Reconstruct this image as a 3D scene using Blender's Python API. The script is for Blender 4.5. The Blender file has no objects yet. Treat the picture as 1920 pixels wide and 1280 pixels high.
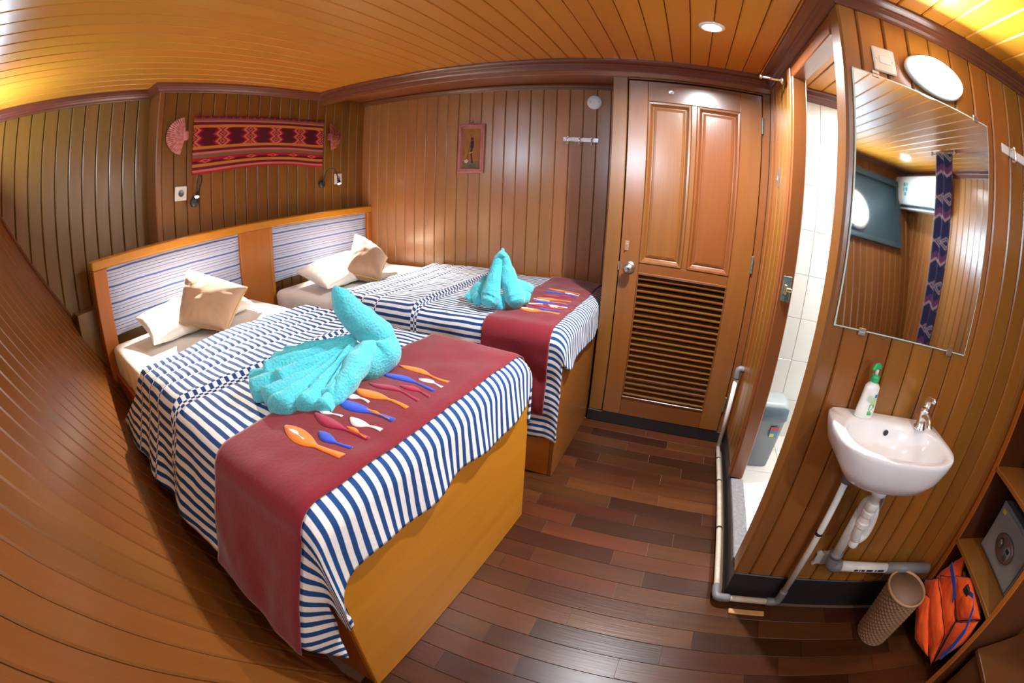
import bpy, math, random
from mathutils import Vector, Matrix, noise
R = math.radians
PI = math.pi
random.seed(7)
C = bpy.context.scene.collection
scn = bpy.context.scene

# ------------------------------------------------------------------ camera
cd = bpy.data.cameras.new('camera'); cam = bpy.data.objects.new('camera', cd); C.objects.link(cam)
cd.type = 'PANO'
cd.panorama_type = 'FISHEYE_EQUISOLID'
cd.fisheye_lens = 15.736
cd.fisheye_fov = R(200)
cd.sensor_fit = 'HORIZONTAL'; cd.sensor_width = 36.0; cd.sensor_height = 24.0
cd.clip_start = 0.01; cd.clip_end = 60
_p, _r, _y = -0.354084, -0.03975209, 0.36533953
_RM = Matrix.Rotation(_y, 3, 'Z') @ Matrix.Rotation(_p, 3, 'X') @ Matrix.Rotation(_r, 3, 'Y')
_cx, _cf, _cu = _RM @ Vector((1, 0, 0)), _RM @ Vector((0, 1, 0)), _RM @ Vector((0, 0, 1))
cam.matrix_world = Matrix(((_cx.x, _cu.x, -_cf.x, 0), (_cx.y, _cu.y, -_cf.y, 0), (_cx.z, _cu.z, -_cf.z, 1.4), (0, 0, 0, 1)))
scn.camera = cam
scn.view_settings.view_transform = 'Standard'
scn.view_settings.look = 'None'
scn.view_settings.gamma = 1
scn.view_settings.use_curve_mapping = False
scn.view_settings.exposure = 0.0
w = bpy.data.worlds.new('world'); scn.world = w; w.use_nodes = True
w.node_tree.nodes['Background'].inputs[0].default_value = (0.75, 0.87, 1.0, 1)
w.node_tree.nodes['Background'].inputs[1].default_value = 0.05
try:
    scn.cycles.max_bounces = 8; scn.cycles.diffuse_bounces = 5; scn.cycles.glossy_bounces = 4
    scn.cycles.sample_clamp_indirect = 6; scn.cycles.caustics_reflective = False; scn.cycles.caustics_refractive = False
except Exception: pass

def area_light(name, loc, direction, size, power, col, spread=PI, shape='DISK'):
    l = bpy.data.lights.new(name, 'AREA'); l.shape = shape; l.size = size; l.energy = power; l.color = col; l.spread = spread
    o = bpy.data.objects.new(name, l); C.objects.link(o); o.location = loc
    o.rotation_euler = Vector(direction).to_track_quat('-Z', 'Y').to_euler(); return o
def spot_light(name, loc, direction, power, col, angle, blend=0.5, rad=0.015):
    l = bpy.data.lights.new(name, 'SPOT'); l.energy = power; l.color = col; l.spot_size = angle; l.spot_blend = blend; l.shadow_soft_size = rad
    o = bpy.data.objects.new(name, l); C.objects.link(o); o.location = loc
    o.rotation_euler = Vector(direction).to_track_quat('-Z', 'Y').to_euler(); return o
LM = dict(down=54, down2=11, bulk=22, port=150, read=200, bath=28)
WH = (0.93, 0.965, 1.0)
area_light('downlight_glow', (0.105, 1.757, 2.118), (0, 0, -1), 0.075, LM['down'], WH, R(165))
for _x, _y2 in ((1.0, -0.35), (1.9, -1.0), (-0.55, 0.33)):  # added lamps out of view; the last one fills the alcove wall
    area_light('downlight_glow', (_x, _y2, 2.118), (0, 0, -1), 0.075, LM['down2'] * (0.45 if _x < 0 else 1), WH, R(165))
area_light('bulkhead_glow', (0.79, 1.10, 1.93), (0, -1, -0.1), 0.2, LM['bulk'], (0.93, 0.97, 1.0), PI)
spot_light('reading_beam', (-2.400, 1.266, 1.405), (0.42, -0.22, -0.62), LM['read'], (1, 0.90, 0.76), R(80), 0.7)
spot_light('reading_beam', (-2.400, 2.540, 1.392), (0.42, -0.14, -0.62), LM['read'], (1, 0.90, 0.76), R(80), 0.7)
area_light('bathroom_glow', (1.05, 1.9, 2.08), (0, 0, -1), 0.3, LM['bath'], (1, 0.98, 0.95), PI)

# ------------------------------------------------------------------ materials
def mat(name):
    m = bpy.data.materials.new(name); m.use_nodes = True
    return m, m.node_tree.nodes, m.node_tree.links, m.node_tree.nodes['Principled BSDF']
def simple(name, col, rough=0.5, metal=0.0, noise_amt=0.0, nscale=30, bump=0.0, coat=0.0, emis=None, es=0, sheen=0, spec=0.5):
    m, N, L, b = mat(name)
    b.inputs['Base Color'].default_value = (*col, 1); b.inputs['Roughness'].default_value = rough
    b.inputs['Metallic'].default_value = metal; b.inputs['Coat Weight'].default_value = coat
    b.inputs['Specular IOR Level'].default_value = spec
    if sheen: b.inputs['Sheen Weight'].default_value = sheen
    if emis: b.inputs['Emission Color'].default_value = (*emis, 1); b.inputs['Emission Strength'].default_value = es
    if noise_amt or bump:
        tc = N.new('ShaderNodeTexCoord'); n = N.new('ShaderNodeTexNoise'); n.inputs['Scale'].default_value = nscale; n.inputs['Detail'].default_value = 4
        L.new(tc.outputs['Object'], n.inputs['Vector'])
        if noise_amt:
            mx = N.new('ShaderNodeMix'); mx.data_type = 'RGBA'
            mx.inputs[6].default_value = (*[c * (1 - noise_amt) for c in col], 1); mx.inputs[7].default_value = (*[min(1, c * (1 + noise_amt)) for c in col], 1)
            L.new(n.outputs['Fac'], mx.inputs[0]); L.new(mx.outputs[2], b.inputs['Base Color'])
        if bump:
            bp = N.new('ShaderNodeBump'); bp.inputs['Strength'].default_value = 1; bp.inputs['Distance'].default_value = bump
            L.new(n.outputs['Fac'], bp.inputs['Height']); L.new(bp.outputs[0], b.inputs['Normal'])
    return m
WOODK = 0.18
def wood(name, dark, light, axis='x', rough=0.3, var=0.25, coat=0.35, fine=1.0, hue=0.010, spec=0.5):
    dark = (dark[0], dark[1] * 0.97, dark[2] * 0.62); light = (light[0], light[1] * 0.97, light[2] * 0.62); k_ = WOODK; dark, light = tuple(d * (1 - k_) + l * k_ for d, l in zip(dark, light)), tuple(l * (1 - k_) + d * k_ for d, l in zip(dark, light))
    m, N, L, b = mat(name)
    tc = N.new('ShaderNodeTexCoord'); oi = N.new('ShaderNodeObjectInfo')
    ml = N.new('ShaderNodeMath'); ml.operation = 'MULTIPLY'; ml.inputs[1].default_value = 37.0; L.new(oi.outputs['Random'], ml.inputs[0])
    ad = N.new('ShaderNodeVectorMath'); ad.operation = 'ADD'; L.new(tc.outputs['Object'], ad.inputs[0]); L.new(ml.outputs[0], ad.inputs[1])
    def stretch(v):
        mp = N.new('ShaderNodeMapping'); L.new(ad.outputs[0], mp.inputs['Vector'])
        s = [v[1]] * 3; s['xyz'.index(axis)] = v[0]; mp.inputs['Scale'].default_value = s; return mp
    a = stretch((0.9, 11)); n1 = N.new('ShaderNodeTexNoise'); n1.inputs['Scale'].default_value = 1.5; n1.inputs['Detail'].default_value = 5; n1.inputs['Distortion'].default_value = 0.6
    L.new(a.outputs[0], n1.inputs['Vector'])
    c = stretch((6, 160 * fine)); n2 = N.new('ShaderNodeTexNoise'); n2.inputs['Scale'].default_value = 1.0; n2.inputs['Detail'].default_value = 3
    L.new(c.outputs[0], n2.inputs['Vector'])
    mm = N.new('ShaderNodeMath'); mm.operation = 'MULTIPLY_ADD'; mm.inputs[1].default_value = 0.20; L.new(n2.outputs['Fac'], mm.inputs[0])
    m3 = N.new('ShaderNodeMath'); m3.operation = 'MULTIPLY'; m3.inputs[1].default_value = 0.80; L.new(n1.outputs['Fac'], m3.inputs[0]); L.new(m3.outputs[0], mm.inputs[2])
    rp = N.new('ShaderNodeValToRGB'); rp.color_ramp.elements[0].position = 0.25; rp.color_ramp.elements[1].position = 0.85
    rp.color_ramp.elements[0].color = (*dark, 1); rp.color_ramp.elements[1].color = (*light, 1); L.new(mm.outputs[0], rp.inputs['Fac'])
    hs = N.new('ShaderNodeHueSaturation'); L.new(rp.outputs['Color'], hs.inputs['Color'])
    mr = N.new('ShaderNodeMapRange'); mr.inputs[3].default_value = 1 - var; mr.inputs[4].default_value = 1 + var; L.new(oi.outputs['Random'], mr.inputs[0]); L.new(mr.outputs[0], hs.inputs['Value'])
    fr = N.new('ShaderNodeMath'); fr.operation = 'FRACT'; L.new(ml.outputs[0], fr.inputs[0])
    mh = N.new('ShaderNodeMapRange'); mh.inputs[3].default_value = 0.5 - hue; mh.inputs[4].default_value = 0.5 + hue; L.new(fr.outputs[0], mh.inputs[0]); L.new(mh.outputs[0], hs.inputs['Hue'])
    L.new(hs.outputs[0], b.inputs['Base Color'])
    b.inputs['Roughness'].default_value = rough; b.inputs['Coat Weight'].default_value = coat; b.inputs['Coat Roughness'].default_value = 0.24
    b.inputs['Specular IOR Level'].default_value = spec
    bp = N.new('ShaderNodeBump'); bp.inputs['Distance'].default_value = 0.0004; L.new(n2.outputs['Fac'], bp.inputs['Height']); L.new(bp.outputs[0], b.inputs['Normal'])
    return m
W_ALC = wood('teak_wall', (0.2691, 0.1032, 0.0443), (0.3767, 0.1570, 0.0700), rough=0.28, var=0.07, coat=0.9, hue=0.006)
W_HEAD = wood('teak_head_wall', (0.1364, 0.0496, 0.0062), (0.2108, 0.0837, 0.0124), rough=0.40, var=0.14, hue=0.006, coat=0.15)
W_LEFT = wood('olive_teak_wall', (0.1368, 0.0662, 0.0144), (0.2232, 0.1152, 0.0288), rough=0.34, var=0.10, hue=0.006, coat=0.2)
W_CEIL = wood('ceiling_board', (0.50, 0.190, 0.022), (0.60, 0.240, 0.036), rough=0.38, var=0.04, coat=0.12, hue=0.004)
W_HULL = wood('hull_plank', (0.1452, 0.0495, 0.0145), (0.1980, 0.0726, 0.0211), rough=0.36, var=0.10, coat=0.08, hue=0.006, spec=0.4)
W_SINK = wood('partition_plank', (0.2000, 0.0680, 0.0128), (0.3200, 0.1240, 0.0272), rough=0.30, var=0.16, coat=0.45, hue=0.008)
W_FLOOR = wood('parquet', (0.0230, 0.0074, 0.0049), (0.0984, 0.0295, 0.0115), rough=0.33, var=0.5, coat=0.0, hue=0.010, spec=0.3)
W_TRIM = wood('crown_wood', (0.10, 0.028, 0.022), (0.17, 0.05, 0.036), rough=0.3, var=0.05)
W_DARK = wood('dark_shelf_wood', (0.085, 0.026, 0.012), (0.16, 0.05, 0.02), rough=0.4, var=0.1)
W_BED = wood('bed_teak_y', (0.40, 0.155, 0.010), (0.56, 0.25, 0.022), axis='y', rough=0.4, var=0.04, coat=0.1)
W_BEDX = wood('bed_teak_x', (0.3200, 0.0960, 0.0128), (0.4480, 0.1520, 0.0240), axis='x', rough=0.36, var=0.04, coat=0.2)
W_BEDZ = wood('bed_teak_z', (0.3200, 0.0960, 0.0128), (0.4640, 0.1600, 0.0240), axis='z', rough=0.36, var=0.04, coat=0.2)
W_DOORZ = wood('door_wood_z', (0.1584, 0.0518, 0.0158), (0.2376, 0.0864, 0.0274), axis='z', rough=0.26, var=0.06, coat=0.9)
W_DOORX = wood('door_wood_x', (0.1360, 0.0449, 0.0136), (0.2040, 0.0748, 0.0231), axis='x', rough=0.26, var=0.06, coat=0.8)
W_FRZ = wood('frame_wood_z', (0.1702, 0.0562, 0.0192), (0.2516, 0.0888, 0.0311), axis='z', rough=0.3, var=0.08, coat=0.4)
W_FRX = wood('frame_wood_x', (0.1872, 0.0576, 0.0230), (0.2736, 0.0936, 0.0360), axis='x', rough=0.3, var=0.08, coat=0.4)
W_SHELF = wood('shelf_wood', (0.24, 0.085, 0.022), (0.36, 0.14, 0.04), axis='y', rough=0.4, var=0.06)
M_GAP = simple('joint_dark', (0.035, 0.014, 0.008), 0.8)
M_BLACK = simple('black_plinth', (0.014, 0.011, 0.012), 0.45, noise_amt=0.4, nscale=20)
M_CHROME = simple('chrome', (0.92, 0.93, 0.95), 0.22, 1.0)
M_STEEL = simple('satin_steel', (0.62, 0.60, 0.58), 0.3, 1.0)
M_BRASS = simple('pale_brass', (0.70, 0.55, 0.32), 0.35, 1.0)
M_RUST = simple('corroded_brass', (0.12, 0.17, 0.15), 0.6, 0.6, noise_amt=0.8, nscale=90)
M_WHITEP = simple('white_plastic', (0.78, 0.77, 0.73), 0.35)
M_BLACKP = simple('black_plastic', (0.02, 0.02, 0.022), 0.4)
M_PORC = simple('porcelain', (0.86, 0.86, 0.87), 0.12, coat=0.6)
M_TILE = simple('white_tile', (0.80, 0.80, 0.76), 0.15, noise_amt=0.03, nscale=3)
M_GROUT = simple('grout', (0.62, 0.60, 0.54), 0.8)
M_STONE = simple('grey_stone', (0.16, 0.155, 0.16), 0.7, noise_amt=0.5, nscale=60)
M_MIRROR = simple('mirror_silver', (0.86, 0.88, 0.88), 0.025, 1.0)
M_GLASSEDGE = simple('glass_edge', (0.55, 0.72, 0.68), 0.1)
def cloth(name, col, bump=0.0006, nscale=350, sheen=0.3, noise_amt=0.08, rough=0.85):
    return simple(name, col, rough, noise_amt=noise_amt, nscale=nscale, bump=bump, sheen=sheen, spec=0.2)
M_SHEET = cloth('white_sheet', (0.80, 0.77, 0.72), 0.0008, 60, 0.1, 0.02)
M_PILLOW = cloth('white_pillowcase', (0.82, 0.79, 0.73), 0.001, 40, 0.1, 0.02)
M_CUSH = cloth('brown_satin', (0.40, 0.235, 0.135), 0.001, 30, 0.4, 0.06, 0.45)
M_PIPING = cloth('gold_piping', (0.55, 0.33, 0.08))
M_TOWEL = cloth('turquoise_terry', (0.085, 0.56, 0.65), 0.006, 130, 0.5, 0.22, 0.95)
M_RUN = cloth('maroon_runner', (0.175, 0.008, 0.017), 0.0008, 90, 0.25, 0.12)
M_ORANGE = cloth('orange_applique', (0.85, 0.20, 0.01))
M_BLUE = cloth('blue_applique', (0.012, 0.06, 0.52))
M_WHITE = cloth('white_applique', (0.80, 0.78, 0.76))
M_CRIM = cloth('crimson_applique', (0.33, 0.004, 0.045))
M_VEST = cloth('orange_nylon', (1.0, 0.115, 0.012), 0.0012, 45, 0.2, 0.1, 0.6)
M_STRAP = cloth('blue_strap', (0.012, 0.06, 0.42))
M_SEAM = cloth('dark_seam', (0.06, 0.008, 0.006))

def stripes_mat(name, period, frac, blue, white, seams=(), axis_u=True, thin=False):
    """u = metres across the stripes, v = metres along them (UV map in metres)."""
    m, N, L, b = mat(name)
    uv = N.new('ShaderNodeUVMap'); uv.uv_map = 'UVMap'
    sp = N.new('ShaderNodeSeparateXYZ'); L.new(uv.outputs[0], sp.inputs[0])
    nz = N.new('ShaderNodeTexNoise'); nz.inputs['Scale'].default_value = 9; L.new(uv.outputs[0], nz.inputs['Vector'])
    mj = N.new('ShaderNodeMath'); mj.operation = 'MULTIPLY_ADD'; mj.inputs[1].default_value = 0.006; L.new(nz.outputs['Fac'], mj.inputs[0]); L.new(sp.outputs['X'], mj.inputs[2])
    dv = N.new('ShaderNodeMath'); dv.operation = 'DIVIDE'; dv.inputs[1].default_value = period; L.new(mj.outputs[0], dv.inputs[0])
    cur = dv.outputs[0]
    for s0, s1 in seams:
        g = N.new('ShaderNodeMath'); g.operation = 'GREATER_THAN'; g.inputs[1].default_value = s0; L.new(sp.outputs['Y'], g.inputs[0])
        l = N.new('ShaderNodeMath'); l.operation = 'LESS_THAN'; l.inputs[1].default_value = s1; L.new(sp.outputs['Y'], l.inputs[0])
        mu = N.new('ShaderNodeMath'); mu.operation = 'MULTIPLY'; L.new(g.outputs[0], mu.inputs[0]); L.new(l.outputs[0], mu.inputs[1])
        ma = N.new('ShaderNodeMath'); ma.operation = 'MULTIPLY_ADD'; ma.inputs[1].default_value = 0.5; L.new(mu.outputs[0], ma.inputs[0]); L.new(cur, ma.inputs[2]); cur = ma.outputs[0]
    fr = N.new('ShaderNodeMath'); fr.operation = 'FRACT'; L.new(cur, fr.inputs[0])
    rp = N.new('ShaderNodeValToRGB'); L.new(fr.outputs[0], rp.inputs['Fac']); cr = rp.color_ramp
    if not thin:
        cr.elements[0].position = 0.0; cr.elements[0].color = (*blue, 1); cr.elements[1].position = frac; cr.elements[1].color = (*blue, 1)
        for p, c in ((frac + 0.06, white), (0.94, white), (1.0, blue)):
            e = cr.elements.new(p); e.color = (*c, 1)
    else:
        cr.interpolation = 'CONSTANT'
        cr.elements[0].position = 0; cr.elements[0].color = (*blue, 1); cr.elements[1].position = 0.11; cr.elements[1].color = (*white, 1)
        mid = tuple((a + c) / 2 for a, c in zip(blue, white)); b2 = tuple((a * 3 + c) / 4 for a, c in zip(blue, white))
        for p, c in ((0.27, mid), (0.31, white), (0.40, b2), (0.46, white), (0.62, blue), (0.66, white), (0.80, b2), (0.84, white)):
            e = cr.elements.new(p); e.color = (*c, 1)
    L.new(rp.outputs[0], b.inputs['Base Color']); b.inputs['Roughness'].default_value = 0.85; b.inputs['Specular IOR Level'].default_value = 0.2
    n2 = N.new('ShaderNodeTexNoise'); n2.inputs['Scale'].default_value = 60; L.new(uv.outputs[0], n2.inputs['Vector'])
    bp = N.new('ShaderNodeBump'); bp.inputs['Distance'].default_value = 0.0012; L.new(n2.outputs['Fac'], bp.inputs['Height']); L.new(bp.outputs[0], b.inputs['Normal'])
    return m
NAVY = (0.012, 0.055, 0.19); CWH = (0.74, 0.73, 0.72)
M_HBF = stripes_mat('ticking_fabric', 0.088, 0.4, (0.07, 0.12, 0.34), (0.50, 0.55, 0.70), thin=True)
def vcol_mat(name, rough=0.85, bump=0.0008):
    m, N, L, b = mat(name); a = N.new('ShaderNodeVertexColor'); a.layer_name = 'Col'; L.new(a.outputs[0], b.inputs['Base Color'])
    b.inputs['Roughness'].default_value = rough; b.inputs['Specular IOR Level'].default_value = 0.25
    tc = N.new('ShaderNodeTexCoord'); n = N.new('ShaderNodeTexNoise'); n.inputs['Scale'].default_value = 260; L.new(tc.outputs['Object'], n.inputs['Vector'])
    bp = N.new('ShaderNodeBump'); bp.inputs['Distance'].default_value = bump; L.new(n.outputs['Fac'], bp.inputs['Height']); L.new(bp.outputs[0], b.inputs['Normal'])
    return m
M_WOVEN = vcol_mat('woven_textile')

# ------------------------------------------------------------------ mesh helpers
def mk(name, V, F, m, parent=None, smooth=False, uv=None, cols=None, M=None, kind=None, fm=None):
    me = bpy.data.meshes.new(name); me.from_pydata([tuple(v) for v in V], [], F)
    for x in (m if isinstance(m, (list, tuple)) else [m]): me.materials.append(x)
    if fm: me.polygons.foreach_set('material_index', fm)
    if uv:
        l = me.uv_layers.new(name='UVMap')
        for p in me.polygons:
            for li in p.loop_indices: l.data[li].uv = uv[me.loops[li].vertex_index]
    if cols:
        a = me.color_attributes.new('Col', 'FLOAT_COLOR', 'POINT')
        for i, c in enumerate(cols): a.data[i].color = (*c, 1)
    if smooth: me.polygons.foreach_set('use_smooth', [True] * len(me.polygons))
    me.update()
    return link(name, me, parent, M, kind)
def link(name, me, parent=None, M=None, kind=None):
    o = bpy.data.objects.new(name, me); C.objects.link(o)
    if parent: o.parent = parent
    if M is not None: o.matrix_local = M
    if kind: o['kind'] = kind
    return o
def box(a, b, c=0.0):
    """box between corners a, b with bevelled edges c (26-face chamfer)"""
    a = [min(p, q) for p, q in zip(a, b)], [max(p, q) for p, q in zip(a, b)]
    lo, hi = a
    if c <= 0:
        V = [(x, y, z) for x in (lo[0], hi[0]) for y in (lo[1], hi[1]) for z in (lo[2], hi[2])]
        return V, [(0, 1, 3, 2), (4, 6, 7, 5), (0, 4, 5, 1), (2, 3, 7, 6), (0, 2, 6, 4), (1, 5, 7, 3)]
    c = min(c, *[(h - l) / 2.05 for l, h in zip(lo, hi)])
    V = []; idx = {}
    for sx in (0, 1):
        for sy in (0, 1):
            for sz in (0, 1):
                s = (sx, sy, sz)
                for ax in range(3):
                    p = [(hi[i] if s[i] else lo[i]) for i in range(3)]
                    for i in range(3):
                        if i != ax: p[i] += -c if s[i] else c
                    idx[(s, ax)] = len(V); V.append(tuple(p))
    F = []
    for ax in range(3):
        u, v = [i for i in range(3) if i != ax]
        for sd in (0, 1):
            q = []
            for (p, r) in ((0, 0), (1, 0), (1, 1), (0, 1)):
                s = [0, 0, 0]; s[ax] = sd; s[u] = p; s[v] = r; q.append(idx[(tuple(s), ax)])
            F.append(tuple(q))
    for ax in range(3):
        u, v = [i for i in range(3) if i != ax]
        for p in (0, 1):
            for r in (0, 1):
                s0 = [0, 0, 0]; s1 = [0, 0, 0]; s1[ax] = 1
                for s in (s0, s1): s[u] = p; s[v] = r
                s0, s1 = tuple(s0), tuple(s1)
                F.append((idx[(s0, u)], idx[(s1, u)], idx[(s1, v)], idx[(s0, v)]))
    for sx in (0, 1):
        for sy in (0, 1):
            for sz in (0, 1): F.append(tuple(idx[((sx, sy, sz), a2)] for a2 in range(3)))
    return V, F
def join(*parts):
    V = []; F = []
    for v, f in parts:
        n = len(V); V += list(v); F += [tuple(i + n for i in q) for q in f]
    return V, F
def fixn(o):
    import bmesh
    bm = bmesh.new(); bm.from_mesh(o.data); bmesh.ops.recalc_face_normals(bm, faces=bm.faces); bm.to_mesh(o.data); bm.free(); return o
def bx(name, a, b, m, parent=None, c=0.003, **k):
    V, F = box(a, b, c); return fixn(mk(name, V, F, m, parent, **k))
def prism(poly, axis, t0, t1):
    """extrude 2D polygon along axis; poly in the two other axes (order x,y,z)"""
    n = len(poly); V = []
    for t in (t0, t1):
        for p in poly:
            q = list(p); q.insert('xyz'.index(axis), t); V.append(tuple(q))
    F = [tuple(range(n)), tuple(range(2 * n - 1, n - 1, -1))] + [(i, (i + 1) % n, n + (i + 1) % n, n + i) for i in range(n)]
    return V, F
def lathe(prof, n=32, axis='z', org=(0, 0, 0), sx=1, sy=1):
    V = []; F = []
    for r, h in prof:
        for i in range(n):
            a = 2 * PI * i / n; p = (r * math.cos(a) * sx, r * math.sin(a) * sy, h)
            if axis == 'y': p = (p[0], p[2], p[1])
            if axis == 'x': p = (p[2], p[0], p[1])
            V.append(tuple(p[j] + org[j] for j in range(3)))
    for k in range(len(prof) - 1):
        for i in range(n): F.append((k * n + i, k * n + (i + 1) % n, (k + 1) * n + (i + 1) % n, (k + 1) * n + i))
    F.append(tuple(range(n))); m = (len(prof) - 1) * n; F.append(tuple(range(m + n - 1, m - 1, -1)))
    return V, F
def tube(path, rad, n=10, sub=0):
    path = [Vector(p) for p in path]
    if sub:
        q = []
        P = [path[0]] + path + [path[-1]]
        rr = rad if isinstance(rad, (list, tuple)) else [rad] * len(path); R2 = [rr[0]] + list(rr) + [rr[-1]]; nr = []
        for i in range(1, len(P) - 2):
            for s in range(sub):
                t = s / sub
                q.append(0.5 * ((2 * P[i]) + (P[i + 1] - P[i - 1]) * t + (2 * P[i - 1] - 5 * P[i] + 4 * P[i + 1] - P[i + 2]) * t * t + (3 * P[i] - P[i - 1] - 3 * P[i + 1] + P[i + 2]) * t ** 3))
                nr.append(R2[i] * (1 - t) + R2[i + 1] * t)
        q.append(path[-1]); nr.append(rr[-1]); path = q; rad = nr
    rr = rad if isinstance(rad, (list, tuple)) else [rad] * len(path)
    V = []; F = []; up = None
    for i, p in enumerate(path):
        d = (path[min(i + 1, len(path) - 1)] - path[max(i - 1, 0)]).normalized()
        if up is None: up = Vector((0, 0, 1)) if abs(d.z) < 0.9 else Vector((1, 0, 0))
        x = d.cross(up).normalized(); up = x.cross(d).normalized()
        for k in range(n):
            a = 2 * PI * k / n; V.append(tuple(p + (x * math.cos(a) + up * math.sin(a)) * rr[i]))
    for i in range(len(path) - 1):
        for k in range(n): F.append((i * n + k, i * n + (k + 1) % n, (i + 1) * n + (k + 1) % n, (i + 1) * n + k))
    F.append(tuple(range(n))); m = (len(path) - 1) * n; F.append(tuple(range(m + n - 1, m - 1, -1)))
    return V, F
def part(name, vf, m, parent, smooth=False, **k): return fixn(mk(name, vf[0], vf[1], m, parent, smooth, **k))
def thing(name, label, cat, loc=(0, 0, 0), rz=0, group=None):
    o = bpy.data.objects.new(name, None); C.objects.link(o); o.location = loc; o.rotation_euler = (0, 0, rz); o.empty_display_size = 0.05
    o['label'] = label; o['category'] = cat
    if group: o['group'] = group
    return o
def tag(o, label, cat, group=None):
    o['label'] = label; o['category'] = cat
    if group: o['group'] = group
    return o
def cap_soft(o, ang=40):
    me = o.data; me.polygons.foreach_set('use_smooth', [True] * len(me.polygons))
    try: me.set_sharp_from_angle(angle=R(ang))
    except Exception: pass
    return o

# planks: local x = length, y = width, z = face normal
_pc = {}
def plank_mesh(L, w_, t, ch, m, key='plank'):
    k = (round(L, 3), round(w_, 4), t, ch, m.name)
    if k in _pc: return _pc[k]
    pr = [(-w_ / 2, 0), (-w_ / 2, t - ch), (-w_ / 2 + ch, t), (w_ / 2 - ch, t), (w_ / 2, t - ch), (w_ / 2, 0)]
    V, F = prism(pr, 'x', 0, L)
    o = bpy.data.meshes.new(key); o.from_pydata(V, [], F); o.materials.append(m); o.update()
    import bmesh
    bm = bmesh.new(); bm.from_mesh(o); bmesh.ops.recalc_face_normals(bm, faces=bm.faces); bm.to_mesh(o); bm.free()
    _pc[k] = o; return o
def frame(org, ex, ez):
    ex = Vector(ex).normalized(); ez = Vector(ez).normalized(); ey = ez.cross(ex)
    return Matrix(((ex.x, ey.x, ez.x, org[0]), (ex.y, ey.y, ez.y, org[1]), (ex.z, ey.z, ez.z, org[2]), (0, 0, 0, 1)))
def plank(parent, org, ex, ez, L, w_, m, t=0.012, ch=0.004, jit=0.0008):
    o = link('plank', plank_mesh(L, w_, t, ch, m), parent, frame(Vector(org) + Vector(ez) * random.uniform(-jit, jit), ex, ez)); return o

# ------------------------------------------------------------------ room constants (metres)
XH, XL, YA, YD, XB, YS, ZC, XE = -2.545, -2.695, 2.963, 2.462, 0.47, 1.213, 2.14, 2.40
def hull_y(x, z):
    k = 0.65 if x < -0.4 else 0.65 - (x + 0.4) / 2.8 * 0.38
    return -0.41 - 0.287 * (x + 2.7) + k * (2.2 - z) - 0.06 * max(0, 1 - z) ** 2

# ------------------------------------------------------------------ structure
def slab(name, a, b, m, **k): return bx(name, a, b, m, None, 0, kind='structure')
# floor: sub-base and parquet strips
fl = slab('floor', (-2.9, -2.3, -0.06), (2.5, 3.0, -0.0035), simple('floor_joint', (0.13, 0.085, 0.06), 0.8))
rows = []
pitch = 0.09
y = 2.455; r = 0
cnt = 0
while y > -0.1:
    y0 = y - pitch; x = 1.62 - (0.0 if y < 1.22 else 1.14) ; 
    xr = 2.1 if y < 1.20 else 0.45
    off = (0.0, 0.30, 0.12, 0.42, 0.20, 0.36)[r % 6] + 0.03 * math.sin(r * 2.1)
    xl = -0.62 if y0 > 0.30 else -0.75
    xs = [xr]
    x = 0.45 - off if xr < 1 else 2.0 - off
    while x > xl + 0.05: xs.append(x); x -= 0.47
    xs.append(xl)
    for i in range(len(xs) - 1):
        Lp = round(xs[i] - xs[i + 1] - 0.0015, 3)
        if Lp > 0.03 and cnt < 300:
            o = plank(fl, (xs[i + 1], (y + y0) / 2, -0.012), (1, 0, 0), (0, 0, 1), Lp, pitch - 0.0014, W_FLOOR, 0.012, 0.0009, 0.0003); cnt += 1
    y = y0; r += 1
# ceiling
ce = slab('ceiling', (-2.9, -2.4, ZC + 0.012), (2.6, 3.1, ZC + 0.06), M_GAP)
x = -2.74
CP = 0.0935
while x < 2.5:
    y0 = -2.2; y1 = 2.55
    plank(ce, (x, y1, ZC + 0.012), (0, -1, 0), (0, 0, -1), y1 - y0, CP - 0.003, W_CEIL, 0.012, 0.004, 0.0004); x += CP
def plank_wall(name, p0, along, n, w_, z0, z1, normal, m, t=0.012, ch=0.0055, back=0.05, gap=0.0035, gm=None):
    """p0: start on the finished face plane; planks stand side by side along 'along'"""
    a = Vector(along); nn = Vector(normal); P = Vector(p0) - nn * t
    e = P + a * (n * w_)
    lo = Vector((min(P.x, e.x), min(P.y, e.y), z0)); hi = Vector((max(P.x, e.x), max(P.y, e.y), z1))
    q = [lo, hi, lo - nn * back, hi - nn * back]
    A = [min(v[i] for v in q) for i in range(3)]; B = [max(v[i] for v in q) for i in range(3)]
    o = slab(name, A, B, gm or M_GAP)
    for i in range(n):
        c = P + a * ((i + 0.5) * w_)
        plank(o, (c.x, c.y, z0), (0, 0, 1), normal, z1 - z0, w_ - gap, m, t, ch)
    return o
# wall behind the headboards, recessed wall beside it, alcove wall, end wall, partition with basin
plank_wall('wall_left', (XH, 1.075, 0), (0, 1, 0), 20, 0.0945, 0, ZC, (1, 0, 0), W_HEAD)
plank_wall('wall_left_recess', (XL, -0.565, 0), (0, 1, 0), 17, 0.0945, 0, ZC, (1, 0, 0), W_LEFT)
plank_wall('wall_back', (-2.56, YA, 0), (1, 0, 0), 23, 0.0935, 0, ZC, (0, -1, 0), W_ALC, ch=0.005, gap=0.0015, gm=simple('alcove_joint', (0.12, 0.05, 0.02), 0.6))
plank_wall('wall_right', (XE, -2.1, 0), (0, 1, 0), 36, 0.0935, 0, ZC, (-1, 0, 0), W_ALC)
plank_wall('wall_partition_front', (0.531, YS, 0), (1, 0, 0), 20, 0.0935, 0.15, ZC, (0, -1, 0), W_SINK, back=0.04)
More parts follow.
